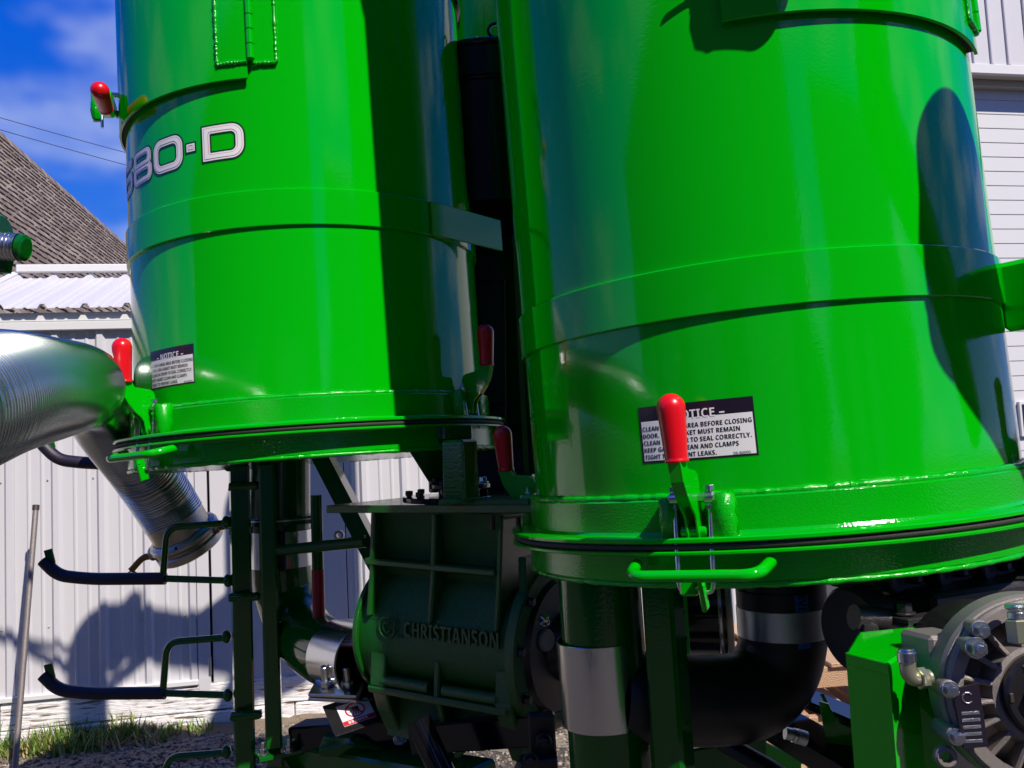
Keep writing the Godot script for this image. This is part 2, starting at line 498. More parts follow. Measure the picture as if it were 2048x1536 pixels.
func notice_sticker(tank: Node3D, th0: float, th1: float, h0: float, h1: float, r: float) -> void:
	var st := part("notice_sticker", arc_sheet(MB.new(), th0, th1, r - .0005, r + .0006, h0, h1, 16, .0002), M["decal black"], tank)
	var b := rad_to_deg(.0035 / r)
	var H := h1 - h0
	part("white_panel", arc_sheet(MB.new(), th0 + b, th1 - b, r, r + .0009, h0 + .0035, h0 + H * .735, 16, .0001), M["decal white"], st)
	var rt := r + .0013
	var W := deg_to_rad(th1 - th0) * r
	var w1 := text_width("– NOTICE –", H * .15)
	part("header_lettering", bent_text("– NOTICE –", H * .15, th0 + rad_to_deg((W - w1) * .5 / r), rt, h0 + H * .79), M["decal white"], st)
	var lines := ["CLEAN FLANGE AREA BEFORE CLOSING", "DOOR. THIS GASKET MUST REMAIN", "CLEAN IN ORDER TO SEAL CORRECTLY.", "KEEP GASKET CLEAN AND CLAMPS", "TIGHT TO PREVENT LEAKS."]
	var w0 := text_width(lines[2], H * .078)
	var sq := (W * .935) / w0
	for k in 5:
		part("lettering", bent_text(lines[k], H * .078, th0 + b * 1.6, rt, h0 + H * (.60 - .125 * k), true, sq), M["decal black"], st)
	part("part_number", bent_text("08-80095", H * .05, th0 + rad_to_deg(W * .80 / r), rt, h0 + H * .06, false), M["decal black"], st)

# toggle clamp in its own axes: x along the tank's rim, y up, z outward; origin on the rim collar
var clamp_cache := {}
func cm(key: String, f: Callable) -> Mesh:
	if not clamp_cache.has(key): clamp_cache[key] = (f.call() as MB).mesh()
	return clamp_cache[key]
func lump_box(c: Vector3, s: Vector3, sd: int) -> MB:       # welded block with rough, rounded faces
	var g := FastNoiseLite.new(); g.seed = sd; g.frequency = 45.0
	var mb := MB.new()
	var q := 10
	for ax in 3:
		for sg: float in [-1.0, 1.0]:
			var grid: Array = []
			for i in q + 1:
				for j in q + 1:
					var p := Vector3.ZERO
					p[ax] = sg; p[(ax + 1) % 3] = 2.0 * i / q - 1.0; p[(ax + 2) % 3] = 2.0 * j / q - 1.0
					var l := pow(pow(absf(p.x), 10) + pow(absf(p.y), 10) + pow(absf(p.z), 10), .1)
					p /= l
					var w := c + p * s * .5
					w += p.normalized() * g.get_noise_3dv(w) * .007
					grid.append(w)
			for i in q:
				for j in q:
					var a: Vector3 = grid[i * (q + 1) + j]; var b: Vector3 = grid[(i + 1) * (q + 1) + j]
					var d: Vector3 = grid[i * (q + 1) + j + 1]; var e: Vector3 = grid[(i + 1) * (q + 1) + j + 1]
					var na := ((a - c) / (s * s)).normalized(); var nb := ((b - c) / (s * s)).normalized()
					var nd := ((d - c) / (s * s)).normalized(); var ne := ((e - c) / (s * s)).normalized()
					mb.quad(a, b, e, d, na, nb, ne, nd)
	return mb
func make_clamp(parent: Node, x: Transform3D, bail: bool, tilt := 0.0) -> Node3D:
	var c := group_node("toggle_clamp", parent, x)
	put("weld_block", cm("b1", func(): return lump_box(Vector3(.050, -.002, .010), Vector3(.036, .078, .036), 3)), M["green weld paint"], c)
	put("weld_block", cm("b2", func(): return lump_box(Vector3(-.044, -.004, .010), Vector3(.026, .074, .036), 5)), M["green weld paint"], c)
	var rot := Transform3D(Basis(Vector3.RIGHT, tilt), Vector3.ZERO)
	var pv := Vector3(0, -.024, .022)
	rot.origin = pv - rot.basis * pv
	put("lever", cm("lev", func():
		var p := PackedVector2Array([Vector2(.099, .097), Vector2(.066, .094), Vector2(.060, .083), Vector2(.020, .077), Vector2(.011, .072), Vector2(.007, .062), Vector2(.006, .035), Vector2(.004, -.018), Vector2(.010, -.038), Vector2(.018, -.045), Vector2(.028, -.042), Vector2(.035, -.024), Vector2(.039, -.002), Vector2(.046, .008), Vector2(.060, .020), Vector2(.077, .040), Vector2(.090, .062)])
		var y := Transform3D(Basis(Vector3(0, 0, 1), Vector3(0, 1, 0), Vector3(-1, 0, 0)), Vector3.ZERO)
		var m := MB.new()
		m.prism(y.translated(Vector3(-.009, 0, 0)), p, .004, .0008)
		m.prism(y.translated(Vector3(.009, 0, 0)), p, .004, .0008)
		var web := PackedVector2Array([Vector2(.099, .097), Vector2(.090, .062), Vector2(.077, .040), Vector2(.060, .020), Vector2(.056, .024), Vector2(.072, .043), Vector2(.085, .064), Vector2(.092, .097)])
		m.prism(y, web, .016, 0.0)
		for q in [Vector2(.022, .062), Vector2(.013, .048)]: m.cyl(along(Vector3.RIGHT, Vector3(-.0118, q.y, q.x)), .003, .0236, .0006, 10)
		return m), M["green paint"], c, rot)
	put("grip", cm("grip", func():
		var prof: Array = [Vector2(0, .001), Vector2(.0175, .001), Vector2(.0200, .003), Vector2(.0200, .0055), Vector2(.0188, .0075)]
		for k in 7: prof.append(Vector2(lerpf(.0187, .0235, k / 6.0), lerpf(.010, .090, k / 6.0)))
		for k in range(1, 9): prof.append(Vector2(.0235 * cos(PI / 2 * k / 8.0), .090 + .0235 * sin(PI / 2 * k / 8.0)))
		return MB.new().lathe(along(Vector3(0, 1, .03), Vector3(0, .092, .0815)), prof, 28, 0.0, TAU, true)), M["red vinyl"], c, rot)
	put("cross_pin", cm("pin", func():
		var m := MB.new()
		m.cyl(along(Vector3.RIGHT, Vector3(-.040, .032, .020)), .0075, .080, .001, 18)
		for s: float in [-1.0, 1.0]: m.ring(along(Vector3.RIGHT, Vector3(s * .030 - .008, .032, .020)), .004, .0105, .016, .0015, 18)
		return m), M["zinc steel"], c)
	for s: float in [-1.0, 1.0]:
		put("hook_rod", cm("rod%d" % int(s), func():
			var low := -.118 if bail else -.075
			var m := MB.new()
			m.tube(filleted([Vector3(s * .030, .052, .020), Vector3(s * .030, .020, .021), Vector3(s * .029, low + .012, .043), Vector3(s * .026, low, .043), Vector3(s * .008, low - .004, .042)], .008), .0042, 10)
			m.hexa(Transform3D(Basis.IDENTITY, Vector3(s * .030, .044, .020)), .009, .008)
			m.hexa(Transform3D(Basis.IDENTITY, Vector3(s * .030, .0125, .0205)), .009, .007)
			return m) if bail else cm("rods%d" % int(s), func():
			return MB.new().tube([Vector3(s * .030, .052, .020), Vector3(s * .030, .02, .021), Vector3(s * .028, -.07, .03)], .0042, 10)), M["zinc steel"], c)
	put("pivot_pin", cm("pp", func(): return MB.new().cyl(along(Vector3.RIGHT, Vector3(-.022, -.024, .022)), .009, .044, .001, 18)), M["green paint"], c)
	if bail:
		put("bail_handle", cm("bail", func():
			var p := filleted([Vector3(.118, -.076, .020), Vector3(.110, -.088, .080), Vector3(-.100, -.088, .080), Vector3(-.108, -.076, .020)], .035, 8)
			return MB.new().tube(p, .0100, 16)), M["green paint"], c)
		put("keeper_tab", cm("keep", func():
			var m := MB.new()
			m.box(Transform3D(Basis(Vector3.RIGHT, .25), Vector3(.012, -.118, .050)), Vector3(.008, .062, .022), .002)
			m.box(Transform3D(Basis.IDENTITY, Vector3(-.012, -.108, .046)), Vector3(.030, .034, .012), .004)
			m.tube([Vector3(.004, -.112, .052), Vector3(.016, -.104, .060)], .004, 8)
			return m), M["green paint"], c)
	return c

func rounded_ring(w: float, h: float, ro: Array, d: float) -> PackedVector2Array:    # outline of a rounded rectangle grown by d, 6 points a corner
	var p := PackedVector2Array()
	var cs := [Vector2(1, 1), Vector2(-1, 1), Vector2(-1, -1), Vector2(1, -1)]
	for k in 4:
		var r: float = maxf(ro[k] + d, .0004) if ro[k] > .001 else .0004
		var c: Vector2 = cs[k] * (Vector2(w, h) * .5 + Vector2(d, d) - Vector2(r, r))
		for j in 8:
			var a := PI / 2 * k + PI / 2 * j / 7.0
			p.append(c + Vector2(cos(a), sin(a)) * r)
		# points along the straight side so that it follows the curve of the tank
		var nx: float = maxf(ro[(k + 1) % 4] + d, .0004) if ro[(k + 1) % 4] > .001 else .0004
		var e: Vector2 = cs[(k + 1) % 4] * (Vector2(w, h) * .5 + Vector2(d, d) - Vector2(nx, nx)) + Vector2(cos(PI / 2 * (k + 1)), sin(PI / 2 * (k + 1))) * nx
		var s := p[p.size() - 1]
		for j in range(1, 6): p.append(s.lerp(e, j / 6.0))
	return p
func ring_strip(mb: MB, o: PackedVector2Array, i: PackedVector2Array, off: Vector2, r: float) -> void:
	for k in o.size():
		var l := (k + 1) % o.size()
		var q: Array = []
		var nn: Array = []
		for p: Vector2 in [o[k], o[l], i[l], i[k]]:
			var th := rad_to_deg((p.x + off.x) / r)
			q.append(on(th, r, p.y + off.y)); nn.append(on(th, 1, 0))
		mb.quad(q[0], q[1], q[2], q[3], nn[0], nn[1], nn[2], nn[3])
func glyph(parent: Node, rings: Array, r: float) -> void:
	# every ring: [centre in metres along the rim and up, outer w, h, corner radii, inner w, h, corner radii]
	var lay := [["outline", .0045, M["decal dark green"]], ["letter", .0, M["decal white"]], ["pinstripe", -.0040, M["decal red"]], ["letter_face", -.0050, M["decal white"]]]
	for k in 4:
		var mb := MB.new()
		for j in rings.size():
			var g: Array = rings[j]
			ring_strip(mb, rounded_ring(g[1], g[2], g[3], lay[k][1]), rounded_ring(g[4], g[5], g[6], -(lay[k][1] as float)), g[0], r + .0006 + .00035 * k + .00008 * j)
		part(lay[k][0], mb, lay[k][2], parent)

func common_tank(t: Node3D, weld_h: float, band0: float, band1: float, top: float, lid_drop: float, sd: int) -> void:
	var R := .5
	part("shell", MB.new().lathe(I, [Vector2(R, weld_h - .01), Vector2(R, top)], 180), M["green paint"], t)
	part("roof_cone", MB.new().lathe(I, [Vector2(R + .012, top - .02), Vector2(R + .012, top + .004), Vector2(R - .02, top + .012), Vector2(.14, top + .16), Vector2(0, top + .16)], 96), M["green paint"], t)
	part("stiffening_band", MB.new().lathe(I, [Vector2(R, band0), Vector2(R + .0062, band0), Vector2(R + .0079, band0 + .002), Vector2(R + .0079, band1 - .002), Vector2(R + .0062, band1), Vector2(R, band1)], 180), M["green paint"], t)
	part("rim_collar", MB.new().lathe(I, [Vector2(R, weld_h), Vector2(R + .013, weld_h - .002), Vector2(R + .015, weld_h - .005), Vector2(R + .015, weld_h - .058), Vector2(R + .018, weld_h - .0635)], 180), M["green rough paint"], t)
	part("weld_bead", weld_line(MB.new(), arc_pts(0, 360, R + .006, weld_h + .001, 260), .0075, sd), M["green weld paint"], t)
	var f := weld_h - .063
	part("rim_flange", MB.new().lathe(I, [Vector2(R + .01, f), Vector2(R + .058, f - .001), Vector2(R + .060, f - .003), Vector2(R + .060, f - .008), Vector2(R + .056, f - .010), Vector2(R + .01, f - .010)], 180), M["green paint"], t)
	part("gasket", MB.new().lathe(I, [Vector2(R + .02, f - .010), Vector2(R + .050, f - .0105), Vector2(R + .055, f - .0135), Vector2(R + .055, f - .0185), Vector2(R + .050, f - .0225), Vector2(R + .02, f - .0225)], 180, 0.0, TAU, true), M["gasket rubber"], t)
	var lid := part("lid_pan", MB.new().lathe(I, [Vector2(R + .02, f - .0228), Vector2(R + .057, f - .0228), Vector2(R + .060, f - .0245), Vector2(R + .060, f - .028), Vector2(R + .056, f - .030), Vector2(R + .023, f - .031), Vector2(R + .022, f - .034), Vector2(R + .022, f - lid_drop + .010), Vector2(R + .018, f - lid_drop + .003), Vector2(R + .008, f - lid_drop), Vector2(R - .02, f - lid_drop + .002), Vector2(.30, f - lid_drop + .012), Vector2(0, f - lid_drop + .014)], 180), M["green rough paint"], t)
	part("rim_weld", weld_line(MB.new(), arc_pts(0, 360, R + .019, f - lid_drop + .004, 240), .0055, sd + 7), M["green weld paint"], lid)

func tank_door(t: Node3D, th0: float, th1: float, h0: float, h1: float, hinge: float, sd: int) -> void:
	part("door_gasket", arc_sheet(MB.new(), minf(th0, th1) + .6, maxf(th0, th1) - .6, .499, .5095, h0 + .003, h1, 60), M["gasket rubber"], t)
	var d := part("door", arc_sheet(MB.new(), minf(th0, th1), maxf(th0, th1), .5100, .5160, h0 - .003, h1, 60), M["green paint"], t)
	# hinge: two leaves and a knuckled barrel
	var s := 1.0 if th1 > th0 else -1.0
	var w := rad_to_deg(.078 / .52)
	var hb := h0 + .040
	var lo := part("hinge_leaf", arc_sheet(MB.new(), minf(hinge, hinge - s * w), maxf(hinge, hinge - s * w), .5155, .5185, hb, h1, 12), M["green paint"], d)
	lo.name = "hinge_leaf"
	var lf := part("hinge_leaf", arc_sheet(MB.new(), minf(hinge + s * .4, hinge + s * w * .9), maxf(hinge + s * .4, hinge + s * w * .9), .499, .5040, hb, h1, 12), M["green paint"], t)
	for k in 9:
		var y := hb + .004 + k * .0385
		part("hinge_knuckle", MB.new().cyl(Transform3D(Basis.IDENTITY, on(hinge + s * 1.0, .5175, y)), .0098, .0375, .0012, 20), M["green paint"], t)
	part("weld_bead", weld_line(MB.new(), arc_pts(hinge, hinge - s * w, .518, hb - .002, 26), .0055, sd), M["green weld paint"], d)
	var v: Array = []
	for k in 60: v.append(on(hinge - s * w, .518, hb + (h1 - hb) * k / 59.0))
	part("weld_bead", weld_line(MB.new(), v, .0050, sd + 1), M["green weld paint"], d)
	part("weld_bead", weld_line(MB.new(), arc_pts(hinge + s * 1.6, hinge + s * w * .9, .505, hb - .002, 26), .0055, sd + 2), M["green weld paint"], t)
	v = []
	for k in 60: v.append(on(hinge + s * w * .9, .503, hb + (h1 - hb) * k / 59.0))
	part("weld_bead", weld_line(MB.new(), v, .0050, sd + 3), M["green weld paint"], t)

func build_tanks() -> void:
	# tank with the model lettering
	var L := thing("separator_tank", "green steel tank with white 680-D lettering, standing in front of the blue sky", "tank", Vector3(-.5847, 1.55, -2.6123), tank_basis(-.0230, -.0155))
	common_tank(L, .145, .5695, .6626, 1.38, .088, 11)
	tank_door(L, -96, -1.5, .949, 1.35, -1.3, 41)
	make_clamp(L, facing(-37.5, .515, .1175), true)
	make_clamp(L, facing(61.5, .515, .1175), false)
	make_clamp(L, Transform3D(Basis(Vector3.UP, deg_to_rad(16)), on(-72, .530, 1.050)), false, 1.40)
	var word := group_node("model_lettering", L, I)
	var s := 0.5005
	var c9 := [.030, .030, .030, .030]
	var ci := [.014, .014, .014, .014]
	var dx := deg_to_rad(-10.3) * s
	glyph(word, [[Vector2(dx, .7965), .112, .088, [.032, 0.0, 0.0, .032], .070, .050, [.014, 0.003, 0.003, .014]]], s)
	glyph(word, [[Vector2(deg_to_rad(-20.9) * s, .7965), .026, .020, [0.0, 0.0, 0.0, 0.0], .0004, .0004, [0.0, 0.0, 0.0, 0.0]]], s)
	glyph(word, [[Vector2(deg_to_rad(-30.3) * s, .7965), .112, .088, c9, .070, .050, ci]], s)
	glyph(word, [[Vector2(deg_to_rad(-44.2) * s, .7965 + .0215), .106, .046, [.02, .02, .016, .016], .066, .0165, [.007, .007, .007, .007]], [Vector2(deg_to_rad(-44.2) * s, .7965 - .0205), .112, .048, [.016, .016, .022, .022], .070, .0175, [.007, .007, .007, .007]]], s)
	glyph(word, [[Vector2(deg_to_rad(-58.5) * s, .7965 - .017), .112, .054, [.02, .014, .024, .024], .070, .022, [.008, .008, .008, .008]], [Vector2(deg_to_rad(-58.5) * s - .045, .7965 + .02), .022, .048, [.010, .010, .010, .010], .0005, .0005, [.0, .0, .0, .0]], [Vector2(deg_to_rad(-58.5) * s + .002, .7965 + .035), .108, .019, [.008, .008, .008, .008], .060, .0005, [.0, .0, .0, .0]]], s)
	notice_sticker(L, -42.6, -22.7, .2005, .2990, .5)
	# strap that leaves the band towards the frame
	var tp := Transform3D(Basis(Vector3.UP, deg_to_rad(52)), on(52, .510, .616))
	part("band_strap", MB.new().box(tp * Transform3D(Basis.IDENTITY, Vector3(.150, 0, .002)), Vector3(.30, .093, .007), .002), M["green paint"], L)
	part("lid_rubber_stop", MB.new().cyl(Transform3D(Basis.IDENTITY, on(54, .535, .010)), .020, .044, .003, 24), M["sleeve rubber"], L)

	# tank with the oval shadow
	var R := thing("separator_tank", "green steel tank with a bare red clamp handle standing before its notice sticker", "tank", Vector3(.5384, 1.55, -1.9442), tank_basis(-.0331, -.0116))
	common_tank(R, -.092, .2141, .3038, 2.06, .088, 23)
	tank_door(R, -14.0, 57.0, .716, 1.25, 57.0, 61)
	make_clamp(R, facing(-28, .515, -.124), true)
	make_clamp(R, facing(-109, .515, -.124), false)
	make_clamp(R, facing(62, .515, -.124), true)
	# door clamp: its long handle lies along the rim
	var dc := make_clamp(R, Transform3D(Basis(Vector3.UP, deg_to_rad(-17)) * Basis(Vector3.BACK, -PI / 2 + .12), on(-10.0, .516, .872)), false, .0)
	dc.name = "door_toggle_clamp"
	notice_sticker(R, -38.9, -15.6, -.030, .0690, .5)
	part("frame_bracket", MB.new().box(Transform3D(Basis(Vector3.UP, deg_to_rad(-50)), on(64, .500, .2345) + Vector3(.643, 0, .766) * .162), Vector3(.32, .138, .03), .010), M["green paint"], R)

# ------------------------------------------------------------------ airlock
func build_airlock() -> void:
	var ph := deg_to_rad(32.0)
	var x := Vector3(cos(ph), -.034, sin(ph)).normalized()
	var z := Vector3(-sin(ph), .006, cos(ph))
	var y := z.cross(x).normalized()
	z = x.cross(y)
	var t := thing("rotary_airlock", "dark green ribbed cast airlock housing with CHRISTIANSON in raised letters", "airlock valve", Vector3(-.105, 1.07, -2.335), Basis(x, y, z))
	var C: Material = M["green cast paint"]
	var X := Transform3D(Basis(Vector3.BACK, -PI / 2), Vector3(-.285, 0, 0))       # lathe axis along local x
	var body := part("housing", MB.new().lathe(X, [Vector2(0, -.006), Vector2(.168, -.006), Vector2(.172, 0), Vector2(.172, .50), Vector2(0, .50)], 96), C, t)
	# upper hopper and lower hopper as tapered prisms behind the ribs
	var up := MB.new()
	var f0 := .165; var f1 := .135
	up.prism(Transform3D(Basis(Vector3(0, 0, 1), Vector3.UP, Vector3(-1, 0, 0)), Vector3(-.045, 0, 0)), PackedVector2Array([Vector2(-.17, .33), Vector2(.150, .33), Vector2(.118, .16), Vector2(.166, .05), Vector2(-.17, .05)]), .41, .004)
	part("upper_hopper", up, C, t)
	part("lower_hopper", MB.new().prism(Transform3D(Basis(Vector3(0, 0, 1), Vector3.UP, Vector3(-1, 0, 0)), Vector3(-.03, 0, 0)), PackedVector2Array([Vector2(-.16, -.05), Vector2(.163, -.05), Vector2(.118, -.13), Vector2(.060, -.235), Vector2(-.12, -.235)]), .36, .004), C, t)
	# ribs: uprights that run from the top plate down on to the barrel and from the barrel to the foot
	for k in 3:
		var X0: float = [-.262, -.063, .134][k]
		var rb := MB.new()
		rb.prism(Transform3D(Basis(Vector3(0, 0, 1), Vector3(.07, 1, 0).normalized() * -1.0 * -1.0, Vector3(-1, 0, 0)), Vector3(X0 + .012, 0, 0)), PackedVector2Array([Vector2(.05, .325), Vector2(.176, .325), Vector2(.172, .17), Vector2(.176, .06), Vector2(.165, .055), Vector2(.05, .06)]), .016, .004)
		part("rib", rb, C, t)
		var rl := MB.new()
		rl.prism(Transform3D(Basis(Vector3(0, 0, 1), Vector3.UP, Vector3(-1, 0, 0)), Vector3(X0 + [.045, .035, .035][k], 0, 0)), PackedVector2Array([Vector2(.02, -.05), Vector2(.171, -.035), Vector2(.176, -.115), Vector2(.150, -.185), Vector2(.105, -.262), Vector2(.02, -.262)]), [.05, .018, .05][k], .004)
		part("rib", rl, C, t)
	part("rib", MB.new().box(Transform3D(Basis(Vector3.BACK, -.01), Vector3(-.055, .195, .085)), Vector3(.41, .018, .178), .004), C, t)
	part("rib", MB.new().box(Transform3D(Basis(Vector3.RIGHT, .2), Vector3(-.035, -.115, .105)), Vector3(.43, .020, .145), .004), C, t)
	part("rounded_ledge", MB.new().tube([Vector3(-.205, -.103, .163), Vector3(-.055, -.103, .163)], .015, 16), C, t)
	part("rounded_ledge", MB.new().tube([Vector3(-.010, -.103, .163), Vector3(.148, -.103, .163)], .015, 16), C, t)
	part("outlet_skirt", MB.new().prism(Transform3D(Basis(Vector3(1, 0, 0), Vector3.UP, Vector3(0, 0, 1)), Vector3(0, 0, .108)), PackedVector2Array([Vector2(-.245, -.14), Vector2(-.02, -.14), Vector2(-.02, -.215), Vector2(-.12, -.262), Vector2(-.235, -.262)]), .016, .003), C, t)
	part("outlet_skirt", MB.new().prism(Transform3D(Basis(Vector3(1, 0, 0), Vector3.UP, Vector3(0, 0, 1)), Vector3(0, 0, .112)), PackedVector2Array([Vector2(-.015, -.14), Vector2(.18, -.14), Vector2(.175, -.20), Vector2(.08, -.205), Vector2(-.005, -.28), Vector2(-.015, -.28)]), .016, .003), C, t)
	# end plates
	var Xl := Transform3D(Basis(Vector3.BACK, -PI / 2), Vector3(-.297, 0, 0))
	part("end_ring", MB.new().ring(Xl, .09, .183, .016, .003, 96), C, t)
	var Xr := Transform3D(Basis(Vector3.BACK, -PI / 2), Vector3(.19, 0, 0))
	var ep := part("end_plate", MB.new().ring(Xr, .0, .205, .032, .004, 96), C, t)
	part("bearing_cap", MB.new().lathe(Transform3D(Basis(Vector3.BACK, -PI / 2), Vector3(.222, 0, 0)), [Vector2(.165, 0), Vector2(.155, .012), Vector2(.085, .016), Vector2(.075, .045), Vector2(0, .045)], 48), M["black paint"], t)
	for k in 10:
		var a := TAU * k / 10 + .2
		bolt("end_bolt", ep, Vector3(.222, cos(a) * .188, sin(a) * .188), Vector3.RIGHT, .011, M["black paint"])
	part("side_flange", MB.new().box(Transform3D(Basis.IDENTITY, Vector3(.205, -.03, .10)), Vector3(.022, .52, .08), .003), C, t)
	part("grease_cap", MB.new().cyl(along(Vector3(1, .1, .3), Vector3(.222, .03, .09)), .026, .03, .004, 24), M["cast aluminium"], t)
	bolt("grease_nipple", t, Vector3(.235, .075, .095), Vector3(.5, .8, .3), .012, M["zinc steel"])
	# top plate
	var tp := part("top_plate", MB.new().box(Transform3D(Basis(Vector3.BACK, .030), Vector3(-.045, .342, .0)), Vector3(.64, .020, .41), .002), M["green cast paint"], t)
	part("side_strip", MB.new().box(Transform3D(Basis(Vector3.BACK, .030), Vector3(.135, .362, .150)), Vector3(.26, .016, .10), .002), M["green cast paint"], tp)
	part("bearing_disc", MB.new().cyl(Transform3D(Basis.IDENTITY, Vector3(-.06, .352, .075)), .115, .014, .002, 48), M["black gloss"], t)
	var hub := part("hub_disc", MB.new().cyl(Transform3D(Basis.IDENTITY, Vector3(-.03, .386, .06)), .080, .013, .002, 40).cyl(Transform3D(Basis.IDENTITY, Vector3(-.03, .366, .06)), .055, .022, .001, 32), M["black gloss"], t)
	for k in 6:
		var a := TAU * k / 6 + .35
		bolt("hub_bolt", hub, Vector3(-.03 + cos(a) * .062, .399, .06 + sin(a) * .062), Vector3.UP, .0105, M["zinc steel"] if k % 2 else M["black paint"])
	for k in 8:
		var a2 := TAU * k / 8 + .15
		bolt("plate_bolt", tp, Vector3(-.06 + cos(a2) * .098, .366, .075 + sin(a2) * .098), Vector3.UP, .0105, M["dark rusty steel"], false)
	for q: Vector3 in [Vector3(.20, .365, .10), Vector3(.155, .365, -.02), Vector3(.23, .362, .16)]: bolt("plate_bolt", tp, q, Vector3.UP, .012, M["zinc steel"])
	for q2: Vector3 in [Vector3(.150, .330, .178), Vector3(.222, .328, .178)]:
		part("stud", MB.new().tube([q2 + Vector3(0, -.034, 0), q2], .0065, 10), M["dark rusty steel"], tp)
	# the maker's name and mark, standing proud of the barrel
	var wd := .0
	var txt := "CHRISTIANSON"
	var raw := flat_text(txt, .037, I, .008)
	var mnx := 1e9; var mxx := -1e9
	for p in raw.v: mnx = minf(mnx, p.x); mxx = maxf(mxx, p.x)
	wd = mxx - mnx
	var sc := .285 / wd
	var tx := flat_text(txt, .037, Transform3D(Basis.IDENTITY, Vector3(.018, .0355, .1735)), .008, true, sc)
	part("lettering", tx, C, t)
	var mk := group_node("maker_mark", t, Transform3D(Basis.IDENTITY, Vector3(-.183, .034, .1735)))
	var arc: Array = []
	for k in 21:
		var a3 := deg_to_rad(40 + 290.0 * k / 20)
		arc.append(Vector3(cos(a3) * .012, sin(a3) * .012, 0))
	part("letter_c", MB.new().tube(arc, .0030, 8), C, mk)
	arc = []
	for k in 29:
		var a4 := deg_to_rad(65 + 300.0 * k / 28)
		arc.append(Vector3(cos(a4) * .026, sin(a4) * .026 , 0))
	arc.append_array([Vector3(.0268, .010, 0), Vector3(.0272, .020, 0)])
	part("ring_stroke", MB.new().tube(arc, .0030, 8), C, mk)
	var ears := MB.new()
	for k in 5:
		for s: float in [-1.0, 1.0]:
			ears.tube([Vector3(.020 + s * .0015, .012 + k * .008, 0), Vector3(.020 + s * .0072, .0175 + k * .008, 0)], [.0019, .0008], 6)
	ears.tube([Vector3(.020, .012, 0), Vector3(.020, .052, 0)], .0012, 6)
	part("wheat_ear", ears, C, mk)
	part("trade_mark", flat_text("TM", .008, Transform3D(Basis.IDENTITY, Vector3(.042, -.018, 0)), .003), C, mk)

